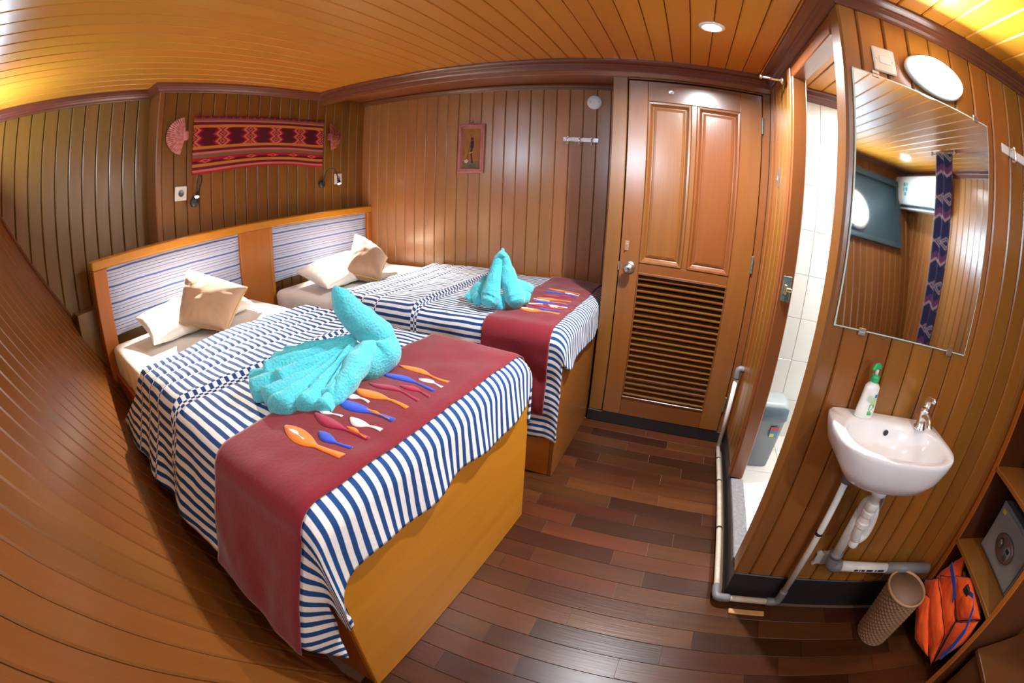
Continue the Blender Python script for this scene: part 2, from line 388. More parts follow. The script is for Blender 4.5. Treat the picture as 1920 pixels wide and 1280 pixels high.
# bathroom partition side wall between doorway and cabin door
plank_wall('wall_partition_side', (XB, 1.925, 0), (0, 1, 0), 6, 0.0885, 0.13, ZC, (-1, 0, 0), W_SINK, back=0.05)
V, F = box((0.47, 1.30, 2.02), (0.525, 1.93, 2.14), 0.002); o = part('wall_partition_header', (V, F), W_FRX, None, kind='structure')
o = bx('trim_1', (0.466, YS - 0.002, 0.15), (0.531, 1.305, ZC), W_FRZ, None, 0.008, kind='structure')   # corner post
# casing of the bathroom doorway
o = bx('trim_2', (0.460, 1.87, 0.15), (0.525, 1.93, 2.03), W_FRZ, None, 0.004, kind='structure')
o = bx('trim_3', (0.460, 1.30, 2.012), (0.53, 1.93, 2.06), W_FRX, None, 0.004, kind='structure')
o = bx('trim_4', (0.452, 1.885, 0.15), (0.47, 1.935, 2.06), W_FRZ, None, 0.003, kind='structure')
# post and stile at the recess beside the headboard
bx('trim_5', (-2.70, 1.035, 0), (-2.535, 1.077, ZC), W_FRZ, None, 0.006, kind='structure')
# hull wall: sloping planks
nh = 60
hs_ = slab('wall_front', (-2.72, -2.6, -0.1), (2.45, -2.55, 2.2), M_GAP)
def hull_pt(s, z, off=0.0):
    x = -2.74 + s
    y = hull_y(x, z); e = 1e-3
    gx = (hull_y(x + e, z) - hull_y(x - e, z)) / (2 * e); gz = (hull_y(x, z + e) - hull_y(x, z - e)) / (2 * e)
    n = Vector((-gx, 1, -gz)).normalized(); p = Vector((x, y, z)) + n * off; return p, n
ZS = [-0.02 + i * (2.16 / 10) for i in range(11)]
hp = 0.086
for i in range(int(5.2 / hp)):
    s0 = i * hp; ch = 0.005; t = 0.012
    V = []; F = []
    for z in ZS:
        for s, off in ((s0 + 0.001, -t), (s0 + 0.001, -ch), (s0 + 0.001 + ch, 0), (s0 + hp - 0.001 - ch, 0), (s0 + hp - 0.001, -ch), (s0 + hp - 0.001, -t)):
            V.append(tuple(hull_pt(s, z, off)[0]))
    for k in range(len(ZS) - 1):
        for j in range(5): F.append((k * 6 + j, k * 6 + j + 1, (k + 1) * 6 + j + 1, (k + 1) * 6 + j))
    # re-base to plank's own origin with x along the plank so the grain follows it
    a, b2 = Vector(V[2]), Vector(V[-4]); ex = (b2 - a).normalized(); ez = hull_pt(s0, 1.0)[1]; ez = (ez - ex * ez.dot(ex)).normalized()
    Mx = frame(a, ex, ez); Mi = Mx.inverted()
    mk('plank', [Mi @ Vector(v) for v in V], F, W_HULL, hs_, M=Mx)
V = []; F = []
for j, z in enumerate(ZS):
    for i in range(21): V.append(tuple(hull_pt(i * 0.26, z, -0.012)[0]))
for j in range(10):
    for i in range(20): F.append((j * 21 + i, j * 21 + i + 1, (j + 1) * 21 + i + 1, (j + 1) * 21 + i))
mk('backing', V, F, M_GAP, hs_)
# fillet where the hull meets the recessed wall
V, F = [], []
pts = [Vector((XL + 0.002, hull_y(XL, z) + 0.004, z)) for z in ZS]
part('trim_6', tube(pts, 0.012, 6), W_DARK, None, kind='structure')
# small yellow shelf block in the hull corner by the headboard
bx('trim_7', (XL, 0.43, 0.50), (XL + 0.14, 1.02, 0.96), W_LEFT, None, 0.003, kind='structure')

# crown mouldings
def crown(name, p0, p1, out, h=0.052, d=0.062, e0=0, e1=0, m=None):
    """profile hung under the ceiling along p0->p1, projecting along out; e0/e1 mitre extents"""
    p0, p1, out = Vector(p0), Vector(p1), Vector(out); dr = (p1 - p0).normalized()
    prof = [(0, -h), (0.008, -h), (0.012, -h + 0.006), (0.022, -h + 0.012), (0.030, -h + 0.022), (0.036, -h + 0.024), (0.040, -h + 0.030), (d - 0.014, -h + 0.034), (d - 0.006, -0.014), (d, -0.010), (d, 0), (0, 0)]
    V = []
    for p, e, sg in ((p0, e0, -1), (p1, e1, 1)):
        for q, z in prof: V.append(tuple(p + out * q + dr * (sg * e * q) + Vector((0, 0, z))))
    n = len(prof); F = [tuple(range(n)), tuple(range(2 * n - 1, n - 1, -1))] + [(i, (i + 1) % n, n + (i + 1) % n, n + i) for i in range(n)]
    return part(name, (V, F), m or W_TRIM, None, kind='structure')
crown('trim_8', (XH, 1.04, ZC), (XH, YD - 0.03, ZC), (1, 0, 0), e0=1, e1=-1)
crown('trim_9', (XL, -0.5, ZC), (XL, 1.04, ZC), (1, 0, 0), e0=0, e1=-1)
crown('trim_10', (XL, 1.04, ZC), (XH, 1.04, ZC), (0, -1, 0), e0=-1, e1=1)
YB = 2.43
crown('trim_11', (XH, YB, ZC), (XB, YB, ZC), (0, -1, 0), e0=-1, e1=-1, d=0.085)
crown('trim_12', (XB, YB, ZC), (XB, YS, ZC), (-1, 0, 0), e0=-1, e1=1, d=0.07)
crown('trim_13', (XB, YS, ZC), (XE, YS, ZC), (0, -1, 0), e0=1, e1=-1)
crown('trim_14', (XE, YS, ZC), (XE, -1.86, ZC), (-1, 0, 0), e0=-1, e1=0)
p0, p1 = Vector((-2.7, hull_y(-2.7, ZC), ZC)), Vector((XE, hull_y(XE, ZC), ZC))
crown('trim_15', p0, p1, (p1 - p0).cross(Vector((0, 0, -1))).normalized() if (p1 - p0).cross(Vector((0, 0, -1))).y > 0 else (p1 - p0).cross(Vector((0, 0, 1))).normalized())
# beam across the alcove and over the door
bx('beam_lintel', (XH, YB, 2.060), (XB, YB + 0.055, ZC), W_FRX, None, 0.003, kind='structure')
bx('alcove_soffit', (XH, YB + 0.055, 2.128), (-0.33, YA, 2.138), W_FRX, None, 0, kind='structure')
crown('trim_16', (XH, YA, 2.128), (-0.40, YA, 2.128), (0, -1, 0), h=0.035, d=0.05, m=W_DARK)
# door wall: jambs and lintel round the cabin door
bx('trim_17', (-0.41, YD - 0.005, 0.075), (-0.327, YA, 2.128), W_FRZ, None, 0.004, kind='structure')
bx('trim_18', (0.425, YD - 0.005, 0.075), (XB, YD + 0.08, 2.128), W_FRZ, None, 0.003, kind='structure')
bx('trim_19', (-0.327, YD + 0.0, 2.055), (0.425, YD + 0.08, 2.128), W_FRX, None, 0.003, kind='structure')
# black plinths
bx('baseboard_back', (-0.415, YD - 0.006, 0), (XB, YD + 0.08, 0.074), M_BLACK, None, 0.003, kind='structure')
bx('baseboard_side', (XB - 0.002, YS + 0.0, 0), (XB + 0.05, YD, 0.135), M_BLACK, None, 0.003, kind='structure')
bx('baseboard_front', (XB - 0.004, YS - 0.006, 0), (1.50, YS + 0.04, 0.158), M_BLACK, None, 0.003, kind='structure')
# passage beyond the louvred door
_pm = simple('passage_wall', (0.10, 0.04, 0.025), 0.7)
bx('wall_passage', (-0.4, 3.3, -0.05), (0.6, 3.34, 2.2), _pm, None, 0, kind='structure')

# ------------------------------------------------------------------ bathroom
bx('floor_bathroom', (XB + 0.05, YS + 0.03, 0.06), (1.6, 2.62, 0.118), M_GROUT, None, 0, kind='structure')
fb = bpy.data.objects['floor_bathroom']
for i in range(4):
    for j in range(5):
        bx('tile', (XB + 0.062 + i * 0.25, 1.26 + j * 0.25, 0.118), (XB + 0.062 + i * 0.25 + 0.247, 1.26 + j * 0.25 + 0.247, 0.122), M_TILE, fb, 0.001)
bx('threshold', (XB - 0.006, 1.305, 0.12), (XB + 0.062, 1.87, 0.150), M_STONE, None, 0.004, kind='structure')
def tile_wall(name, org, ex, nrm, nx, nz, w_, h_, z0):
    ex = Vector(ex); nrm = Vector(nrm); org = Vector(org)
    e = org + ex * nx * w_ - nrm * 0.03
    o = slab(name, (min(org.x, e.x), min(org.y, e.y), z0), (max(org.x, e.x), max(org.y, e.y), z0 + nz * h_), M_GROUT)
    V, F = box((0.0015, 0.0015, 0), (w_ - 0.0015, h_ - 0.0015, 0.004), 0.0012)
    me = bpy.data.meshes.new('tile'); me.from_pydata(V, [], F); me.materials.append(M_TILE); me.update()
    import bmesh
    bm = bmesh.new(); bm.from_mesh(me); bmesh.ops.recalc_face_normals(bm, faces=bm.faces); bm.to_mesh(me); bm.free()
    for i in range(nx):
        for j in range(nz):
            p = org + ex * (i * w_) + Vector((0, 0, z0 + j * h_))
            ey = Vector((0, 0, 1)); Mx = Matrix(((ex.x, ey.x, nrm.x, p.x), (ex.y, ey.y, nrm.y, p.y), (ex.z, ey.z, nrm.z, p.z), (0, 0, 0, 1)))
            link('tile', me, o, Mx)
    return o
tile_wall('wall_bathroom_back', (0.52, 2.45, 0), (1, 0, 0), (0, -1, 0), 4, 8, 0.25, 0.246, 0.12)
tile_wall('wall_bathroom_side', (1.30, 1.26, 0), (0, 1, 0), (-1, 0, 0), 5, 8, 0.25, 0.246, 0.12)
crown('trim_20', (0.52, 2.45, ZC), (1.3, 2.45, ZC), (0, -1, 0), h=0.07)

# ------------------------------------------------------------------ cabin door (louvred)
dr = bpy.data.objects.new('door_1', None); C.objects.link(dr); dr.location = (0.0495, YD + 0.012, 0.078); dr['kind'] = 'structure'
dr['label'] = 'closed varnished cabin door with two raised panels above a louvred lower half'
def dbx(n, a, b, m, c=0.003, par=None): return bx(n, a, b, m, par or dr, c)
X0, X1 = -0.370, 0.371; ZT = 1.967
def dx(x): return x - 0.0495
def dz(z): return z - 0.078
T0, T1 = -0.022, 0.018
dbx('stile', (X0, T0, 0), (dx(-0.213), T1, ZT), W_DOORZ)
dbx('stile', (dx(0.298), T0, 0), (X1, T1, ZT), W_DOORZ)
for z0, z1 in ((0, dz(0.203)), (dz(0.955), dz(1.015)), (dz(1.925), ZT)): dbx('rail', (dx(-0.213), T0, z0), (dx(0.298), T1, z1), W_DOORX)
dbx('stile', (dx(0.027), T0, dz(1.015)), (dx(0.056), T1, dz(1.925)), W_DOORZ)
for a, b in ((-0.213, 0.027), (0.056, 0.298)):
    z0, z1 = dz(1.015), dz(1.925)
    def ring(i, yy): return [(dx(a) + i, yy, z0 + i), (dx(b) - i, yy, z0 + i), (dx(b) - i, yy, z1 - i), (dx(a) + i, yy, z1 - i)]
    rs = [ring(0, -0.022), ring(0.004, -0.027), ring(0.014, -0.026), ring(0.026, -0.010), ring(0.030, -0.008), ring(0.034, -0.008), ring(0.038, -0.012), ring(0.050, -0.0155)]
    V = [v for q in rs for v in q]; F = [(k * 4 + j, k * 4 + (j + 1) % 4, (k + 1) * 4 + (j + 1) % 4, (k + 1) * 4 + j) for k in range(7) for j in range(4)] + [(28, 29, 30, 31)]
    part('panel', (V, F), W_DOORZ, dr)
n = 21
pitch_l = (0.955 - 0.203 - 0.012) / n
sl = prism([(-0.022, -0.005), (-0.020, -0.0110), (0.016, 0.0005), (0.014, 0.0065)], 'x', dx(-0.208), dx(0.293))
so = None
for i in range(n):
    zc = dz(0.203) + 0.006 + (i + 0.5) * pitch_l
    if so is None: so = part('slat', sl, W_DOORX, dr); so.location = (0, 0, zc)
    else:
        s2 = so.copy(); C.objects.link(s2); s2.location = (0, 0, zc)
for nm, a, b in (('louvre_bead', (-0.213, -0.026, 0.203), (-0.206, -0.02, 0.955)), ('louvre_bead', (0.291, -0.026, 0.203), (0.298, -0.02, 0.955)), ('louvre_bead', (-0.213, -0.028, 0.197), (0.298, -0.02, 0.207)), ('louvre_bead', (-0.213, -0.028, 0.949), (0.298, -0.02, 0.962))):
    dbx(nm, (dx(a[0]), a[1], dz(a[2])), (dx(b[0]), b[1], dz(b[2])), W_DOORX, 0.002)
kn = part('knob', lathe([(0.033, -0.022), (0.034, -0.028), (0.030, -0.032), (0.014, -0.036), (0.013, -0.05), (0.022, -0.056), (0.028, -0.066), (0.026, -0.078), (0.014, -0.084), (0.003, -0.085)], 28, 'y', (dx(-0.262), 0, dz(0.985))), M_STEEL, dr, True)
part('keyhole', lathe([(0.006, -0.0845), (0.006, -0.0865), (0.001, -0.087)], 12, 'y', (dx(-0.262), 0, dz(0.985))), M_BLACKP, kn)
part('peephole', lathe([(0.015, -0.022), (0.015, -0.026), (0.009, -0.028), (0.008, -0.026), (0.001, -0.025)], 20, 'y', (dx(-0.087), 0, dz(1.99))), M_CHROME, dr)
hp_ = dbx('hasp', (dx(-0.298), -0.026, dz(1.075)), (dx(-0.274), -0.022, dz(1.13)), M_BRASS, 0.008)
part('hasp_staple', tube([(dx(-0.286), -0.026, dz(1.092)), (dx(-0.286), -0.042, dz(1.095)), (dx(-0.286), -0.042, dz(1.11)), (dx(-0.286), -0.026, dz(1.113))], 0.003, 8), M_BRASS, hp_)
for z in (1.87, 0.265, 1.1):
    part('hinge', join(lathe([(0.006, -0.045), (0.006, 0.045)], 12, 'z', (X1 + 0.003, T0 - 0.004, dz(z))), lathe([(0.007, 0.045), (0.004, 0.05)], 12, 'z', (X1 + 0.003, T0 - 0.004, dz(z)))), M_RUST, dr)
part('latch_plate', box((X0 - 0.006, -0.024, dz(0.96)), (X0 + 0.001, -0.018, dz(1.01)), 0.001), M_STEEL, dr)

# ------------------------------------------------------------------ lamps in the ceiling
M_LED = simple('led_lens', (1, 1, 1), 0.5, emis=(1, 0.96, 0.9), es=25)
labs = ['round white ceiling downlight near the cabin door, switched on', 'added ceiling downlight between the mirror and the hull porthole', 'added ceiling downlight close to the air conditioner']
labs.append('added fill downlight over the aisle side of the near bed, out of view')
for (x, y), lb in zip(((0.105, 1.757), (1.0, -0.35), (1.9, -1.0), (-0.55, 0.33)), labs):  # only the first fixture is an existing lamp, the others are added
    d = thing('downlight', lb, 'ceiling light', (x, y, ZC + 0.004), 0, 'cabin downlights')
    part('trim_ring', lathe([(0.038, 0.004), (0.038, -0.010), (0.046, -0.012), (0.054, -0.007), (0.056, 0.002)], 36), M_WHITEP, d, True)
    part('lens', lathe([(0.037, -0.004), (0.034, -0.008), (0.01, -0.009)], 32), M_LED, d, True)

# ------------------------------------------------------------------ soft shapes
def nz(p, s=1.0): return noise.noise(Vector(p) * s)
def rbox(lo, hi, r, n=(24, 24, 6), fn=None):
    lo, hi = Vector(lo), Vector(hi); V = []; F = []; vid = {}
    def vert(i, j, k):
        key = (i, j, k)
        if key in vid: return vid[key]
        p = Vector([lo[a] + (hi[a] - lo[a]) * (0.5 - 0.5 * math.cos(PI * (i, j, k)[a] / n[a])) for a in range(3)])
        q = Vector([min(max(p[a], lo[a] + r), hi[a] - r) for a in range(3)])
        d = p - q
        if d.length > 1e-9: p = q + d.normalized() * r
        if fn: p = fn(p)
        vid[key] = len(V); V.append(tuple(p)); return vid[key]
    for ax in range(3):
        u, v = [a for a in range(3) if a != ax]
        for sd in (0, n[ax]):
            for i in range(n[u]):
                for j in range(n[v]):
                    q = []
                    for a, b in ((i, j), (i + 1, j), (i + 1, j + 1), (i, j + 1)):
                        s = [0, 0, 0]; s[ax] = sd; s[u] = a; s[v] = b; q.append(vert(*s))
                    F.append(tuple(q))
    return V, F
def pillow(name, corners, T, m, parent=None, n=28, pinch=0.07, wr=0.006, seed=0, skew=1.0):
    """corners BL, BR, TR, TL of the seam; puffed on both sides by T/2"""
    c = [Vector(q) for q in corners]; V = []; F = []; ids = {}
    nrm = ((c[1] - c[0]).cross(c[3] - c[0])).normalized(); size = (c[1] - c[0]).length
    for side in (1, -1):
        for i in range(n + 1):
            for j in range(n + 1):
                edge = i in (0, n) or j in (0, n)
                if side == -1 and edge: ids[(side, i, j)] = ids[(1, i, j)]; continue
                u = math.sin(PI * (i / n - 0.5)); v = math.sin(PI * (j / n - 0.5))
                uu = u * (1 - pinch * (1 - v * v) * abs(u)); vv = v * (1 - pinch * (1 - u * u) * abs(v))
                a, b = (uu + 1) / 2, (vv + 1) / 2
                p = (c[0] * (1 - a) + c[1] * a) * (1 - b) + (c[3] * (1 - a) + c[2] * a) * b
                h = (max(0, 1 - u * u) * max(0, 1 - v * v)) ** 0.42
                # radial gathers near the seam, soft dents inside
                ang = math.atan2(v, u); rr = max(abs(u), abs(v))
                g = math.sin(ang * 17 + seed) * rr ** 3 * (1 - rr) * 4 + nz((u * 2 + seed, v * 2, side), 1.6) * 1.5 * (1 - rr)
                k = h * T / 2 + wr * g
                if edge: k = wr * 0.3 * math.sin(ang * 13 + seed)
                p = p + nrm * (side * k * (skew if side == 1 else 2 - skew) if not edge else k)
                ids[(side, i, j)] = len(V); V.append(tuple(p))
    for side in (1, -1):
        for i in range(n):
            for j in range(n):
                q = (ids[(side, i, j)], ids[(side, i + 1, j)], ids[(side, i + 1, j + 1)], ids[(side, i, j + 1)])
                F.append(q if side == 1 else q[::-1])
    o = fixn(mk(name, V, F, m, parent, True)); o['_edge'] = 0; del o['_edge']
    E = [Vector(V[ids[(1, i, 0)]]) for i in range(n + 1)] + [Vector(V[ids[(1, n, j)]]) for j in range(1, n + 1)] + [Vector(V[ids[(1, i, n)]]) for i in range(n - 1, -1, -1)] + [Vector(V[ids[(1, 0, j)]]) for j in range(n - 1, -1, -1)]
    return o, E

# ------------------------------------------------------------------ headboard
hb = thing('headboard', 'long orange-brown wooden headboard with two blue striped fabric panels behind both beds', 'headboard', (-2.44, 0.55, 0))
D0 = -0.095
bx('post', (D0, 0.0, 0.48), (0, 0.09, 1.165), W_BEDZ, hb, 0.004)
bx('post', (D0, 2.36, 0.0), (0, 2.41, 1.165), W_BEDZ, hb, 0.004)
bx('post', (D0, 1.30, 0.30), (0, 1.327, 1.165), W_BEDZ, hb, 0.004)
bx('post', (D0 + 0.02, 1.05, 0.30), (-0.004, 1.30, 1.165), W_BEDZ, hb, 0.002)
bx('top_rail', (D0, -0.004, 1.165), (0.004, 2.412, 1.215), W_BED, hb, 0.006)
def hb_panel(y0, y1, z0, z1, ph):
    V = []; F = []; uv = []; nx, ny = 30, 16
    for i in range(nx + 1):
        for j in range(ny + 1):
            a, b = i / nx, j / ny
            e = (1 - (2 * a - 1) ** 8) * (1 - (2 * b - 1) ** 6)
            yy = y0 + (y1 - y0) * a; zz = z0 + (z1 - z0) * b + 0.003 * math.sin(a * 9 + b * 3)
            V.append((-0.028 + 0.022 * e ** 0.5 + 0.002 * nz((yy, zz, ph), 6), yy, zz)); uv.append((zz + ph, yy))
    for i in range(nx):
        for j in range(ny):
            k = i * (ny + 1) + j; F.append((k, k + 1, k + ny + 2, k + ny + 1))
    o = fixn(mk('fabric_panel', V, F, M_HBF, hb, True, uv=uv)); return o
hb_panel(0.09, 1.05, 0.795, 1.165, 0.0)
hb_panel(1.327, 2.36, 0.785, 1.165, 0.03)

# ------------------------------------------------------------------ beds
def drape_fn(Lf, Wd, top, r, hull=False, flare=0.10, layer=None, seedv=0.0, hang_near=True, lift=0.0):
    """cloth coordinates (a across from the near top edge, b along from the head) -> bed-local point"""
    def fn(a, b):
        rr = r + lift
        dn = max(0.0, r - a); df = max(0.0, a - (Wd - r)); db = max(0.0, b - (Lf - r))
        def bend(d):
            if d <= 0: return 0.0, 0.0
            if d < r * PI / 2: t = d / r; return rr * math.sin(t), rr * (1 - math.cos(t))
            return rr, rr + (d - r * PI / 2)
        on, zn = bend(dn); of, zf = bend(df); ob, zb = bend(db)
        w_ = min(max(a, r), Wd - r) - on + of; l = min(b, Lf - r) + ob
        z = top + lift - zn - zf - zb
        # soft puff on top, vertical folds on the hanging parts
        flat = max(0.0, 1 - (zn + zf + zb) / r)
        z += flat * (0.010 * nz((a * 3 + seedv, b * 3, 0), 1.0) + 0.005 * nz((a * 11, b * 11, seedv), 1.0)) + (layer(b) * flat if layer else 0)
        hn = max(0.0, zn - r); hf = max(0.0, zf - r); hb_ = max(0.0, zb - r)
        fold = math.sin(b * 21 + 3 * nz((b * 2, seedv, 1), 1.0)) * 0.6 + nz((b * 9, hn * 2, seedv), 1.0)
        w_ -= hn * flare * (1 - 0.90 * ramp(b, Lf - 0.05, Lf + 0.015)) + min(1, hn * 5) * 0.014 * fold * (1 - 0.6 * ramp(b, Lf - 0.3, Lf)); w_ += min(1, hf * 5) * 0.010 * fold
        wr_ = 0.010 * nz((b * 7 + a * 4, b * 2 - a * 7, seedv), 1.0) + 0.004 * nz((b * 19, a * 13, seedv + 2), 1.0)
        w_ -= min(1, hn * 6) * wr_
        l += min(1, hb_ * 8) * 0.007 * math.sin(a * 26 + seedv) + hb_ * 0.10
        return (l, w_, z)
    return fn
def cloth_grid(name, fn, a0, a1, b0, b1, da, db, m, parent=None, thick=0.008, M=None, edge_ok=None, hem=None):
    """a0/a1 may be callables of b (hems) and b0/b1 numbers or callables of a-fraction"""
    nb = int((b1(0.5) if callable(b1) else b1) / 1 * 0 + ((1.0 if callable(b1) or callable(b0) else (b1 - b0)) * 0 + 1)) 
    na = da; nb = db
    V = []; F = []; uv = []
    for i in range(na + 1):
        s = i / na
        for j in range(nb + 1):
            t = j / nb
            bb0 = b0(s) if callable(b0) else b0; bb1 = b1(s) if callable(b1) else b1
            b = bb0 + (bb1 - bb0) * t
            aa0 = a0(b) if callable(a0) else a0; aa1 = a1(b) if callable(a1) else a1
            a = aa0 + (aa1 - aa0) * s
            V.append(fn(a, b)); uv.append((a, b))
    for i in range(na):
        for j in range(nb):
            k = i * (nb + 1) + j; F.append((k, k + 1, k + nb + 2, k + nb + 1))
    o = mk(name, V, F, m, parent, True, uv=uv, M=M)
    if thick:
        s = o.modifiers.new('thickness', 'SOLIDIFY'); s.thickness = thick; s.offset = -1
    return o
def ramp(x, a, b): t = min(1, max(0, (x - a) / (b - a))); return t * t * (3 - 2 * t)
def mix(a, b, t): return a + (b - a) * t

FISH = [(0.205, 1.575, 1.785, 0.030, 'o'), (0.245, 1.675, 1.775, 0.018, 'b'), (0.300, 1.60, 1.78, 0.020, 'c'), (0.345, 1.70, 1.785, 0.018, 'w'), (0.330, 1.585, 1.655, 0.012, 'w'), (0.400, 1.60, 1.78, 0.026, 'b'), (0.435, 1.585, 1.66, 0.014, 'w'), (0.475, 1.59, 1.77, 0.022, 'o'), (0.535, 1.60, 1.765, 0.018, 'c'), (0.575, 1.69, 1.775, 0.016, 'c'), (0.615, 1.585, 1.765, 0.020, 'b'), (0.650, 1.70, 1.77, 0.015, 'w'), (0.690, 1.585, 1.765, 0.018, 'o')]
FM = dict(o=M_ORANGE, b=M_BLUE, w=M_WHITE, c=M_CRIM)
def fish(parent, fn, a, b0, b1, w_, m, wav=0.008, lift=0.0035, ph=0.0):
    V = []; F = []; n = 22
    prof = lambda t: (0.28 + 1.0 * math.sin(PI * min(1, t / 0.62)) ** 0.9 * (1 if t < 0.62 else 0)) if t < 0.62 else 0.28 + 0.25 * ((t - 0.62) / 0.38)
    for i in range(n + 1):
        t = i / n; b = b0 + (b1 - b0) * t; h = w_ * 0.70 * prof(t); c = a + wav * math.sin(t * 5 + ph)
        for s in (-1, 0, 1):
            p = fn(c + s * h, b); V.append((p[0], p[1], p[2] + (lift if s == 0 else lift * 0.6)))
    for i in range(n):
        for k in (0, 1): F.append((i * 3 + k, i * 3 + k + 3, i * 3 + k + 4, i * 3 + k + 1))
    o = mk('fish_applique', V, F, m, parent, True); s = o.modifiers.new('thickness', 'SOLIDIFY'); s.thickness = 0.003; s.offset = -1; return o
def make_bed(k):
    one = k == 1
    org = (-2.44, 0.55, 0) if one else (-2.44, 1.83, 0); rz = -0.0861 if one else -0.022
    Lf, Wd = (1.88, 1.07) if one else (2.0, 1.13)
    mt, top = (0.770, 0.800) if one else (0.742, 0.770)
    nm = 'the near bed against the hull' if one else 'the far bed in the alcove'
    bed = thing('bed', ('orange-brown wooden box bed with a broad plain foot panel, nearest the hull' if one else 'reddish brown wooden box bed in the alcove beside the cabin door'), 'bed', org, rz, 'twin beds')
    fz = 0.625
    w0 = 0.02 if one else 0.0
    if one:
        ny_ = 14; pts_ = []
        for i in range(ny_ + 1):
            l = (Lf - 0.03) * (1 - i / ny_); X, Y = org[0] + l * math.cos(rz) - w0 * math.sin(rz), org[1] + l * math.sin(rz) + w0 * math.cos(rz)
            z_ = 0.62
            while z_ > 0.0 and hull_y(X, z_) < Y - 0.02: z_ -= 0.01
            pts_.append((l, max(0.0, min(z_, 0.57))))
        vs_, fs_ = prism([(0.0, 0.615), (Lf - 0.03, 0.615)] + pts_, 'y', w0 + 0.002, w0 + 0.028)
        part('side_rail', (vs_, fs_), W_BEDX, bed)
        bx('side_rail', (0.0, Wd - 0.03, 0.0), (Lf - 0.03, Wd, 0.615), W_BEDX, bed, 0.004)
    else:
        bx('side_rail', (0.0, w0, 0.0), (Lf - 0.025, w0 + 0.028, 0.635), W_BEDX, bed, 0.004)
    bx('foot_panel', (Lf - 0.025, w0, 0.0), (Lf, Wd, fz), W_BED if one else W_BEDY2, bed, 0.004)
    bx('platform', (0.02, w0 + 0.04, 0.55), (Lf - 0.03, Wd - 0.04, 0.60), W_BEDX, bed, 0.002)
    Mx = Matrix.Translation(org) @ Matrix.Rotation(rz, 4, 'Z')
    def sag(p):
        g = math.sin(p.x * 40 + 2 * nz((p.x * 3, 0, k))) * 0.004 if p.z < mt - 0.05 else 0
        return Vector((p.x, p.y + (g if p.y < Wd / 2 else 0), p.z + 0.003 * nz((p.x * 4, p.y * 4, k))))
    V, F = rbox((0.01, w0 + 0.012, 0.60), (Lf - 0.035, Wd - 0.03, mt), 0.045, (60, 30, 8), sag)
    mo = fixn(mk('mattress', V, F, M_SHEET, None, True, M=Mx)); tag(mo, 'mattress under a white fitted sheet on ' + nm, 'mattress', 'mattresses')
    # duvet: striped along the bed, its head end folded back double
    fold = 1.16 if one else 1.22; head = 0.66 if one else 0.62
    seams = [(head + 0.10, head + 0.108), (head + 0.21, head + 0.218), (head + 0.32, head + 0.328), (fold - 0.030, fold - 0.012), (fold - 0.006, fold + 0.006)]
    sm = stripes_mat('striped_cotton_%d' % k, 0.0335 if one else 0.032, 0.42, NAVY, CWH, seams)
    lay = lambda b: 0.016 * (1 - ramp(b, fold - 0.05, fold)) - 0.006 * sum(math.exp(-((b - s[0]) / 0.012) ** 2) for s in seams[:3]) + 0.010 * math.exp(-((b - fold + 0.03) / 0.018) ** 2)
    fn = drape_fn(Lf + 0.012, Wd, top, 0.075, flare=0.42 if one else 0.03, layer=lay, seedv=k * 3.1)
    if one:
        hang = lambda b: -(0.235 + 0.05 * ramp(b, 0.4, 1.5) + 0.05 * ramp(b, 1.5, 1.84) + 0.20 * ramp(b, 1.84, 1.94)) + 0.02 * nz((b * 4, 1, 1))
        far = lambda b: Wd + 0.10 + 0.12 * ramp(b, 0.9, 1.9)
    else:
        hang = lambda b: -(0.40 + 0.10 * ramp(b, 0.6, 1.9)) + 0.02 * nz((b * 4, 1, 2))
        far = lambda b: Wd - 0.02
    def foot(s):   # how far the cloth reaches over the foot edge
        a = mix(hang(1.8), far(1.8), s)
        f = (0.185 if one else 0.16) + 0.012 * math.sin(a * 17) + 0.01 * nz((a * 5, 0, k)) + (0.03 if one else 0.0) * ramp(a, 0.3, 0.0)
        if a < 0.06: f = mix(f, 0.015, ramp(a, 0.06, -0.10))
        if one and a > Wd - 0.05: f = mix(f, 0.03, ramp(a, Wd - 0.05, Wd + 0.05))
        return Lf + f
    def hd(s):
        a = mix(hang(0.6), far(0.6), s)
        return head + (0.05 * math.sin(a * 4 + 1.5) if one else 0.05 * math.sin(a * 3)) - (0.28 * ramp(-a, -0.05, 0.35) if one else 0.02 * ramp(-a, 0, .3)) + (0.04 * ramp(a, .6, 1.0))
    dv = cloth_grid('duvet', fn, hang, far, hd, foot, 150, 170, sm, None, 0.014, Mx)
    tag(dv, 'blue and white striped duvet spread over ' + nm, 'duvet', 'striped duvets')
    # fold piping along the fold line
    pts = [Vector(fn(a, fold + 0.01 * math.sin(a * 7))) + Vector((0, 0, 0.004)) for a in [hang(fold) + 0.02 + i * (far(fold) - hang(fold) - 0.04) / 60 for i in range(61)]]
    # runner
    R0, R1 = (1.475, 1.850) if one else (1.60, 1.935)
    fr = drape_fn(Lf + 0.012, Wd, top, 0.075, flare=0.425 if one else 0.035, layer=lambda b: lay(b) + 0.001, seedv=k * 3.1, lift=0.008)
    rh = (lambda b: hang(b) + (-0.012 if one else 0.13)); rf = (lambda b: Wd + 0.08) if one else (lambda b: Wd - 0.02)
    ru = cloth_grid('bed_runner', fr, rh, rf, R0, R1, 130, 40, M_RUN, None, 0.004, Mx)
    tag(ru, 'maroon bed runner with coloured fish appliques across ' + nm, 'bed runner', 'bed runners')
    off = 0.0 if one else 0.115; sc = 1.0
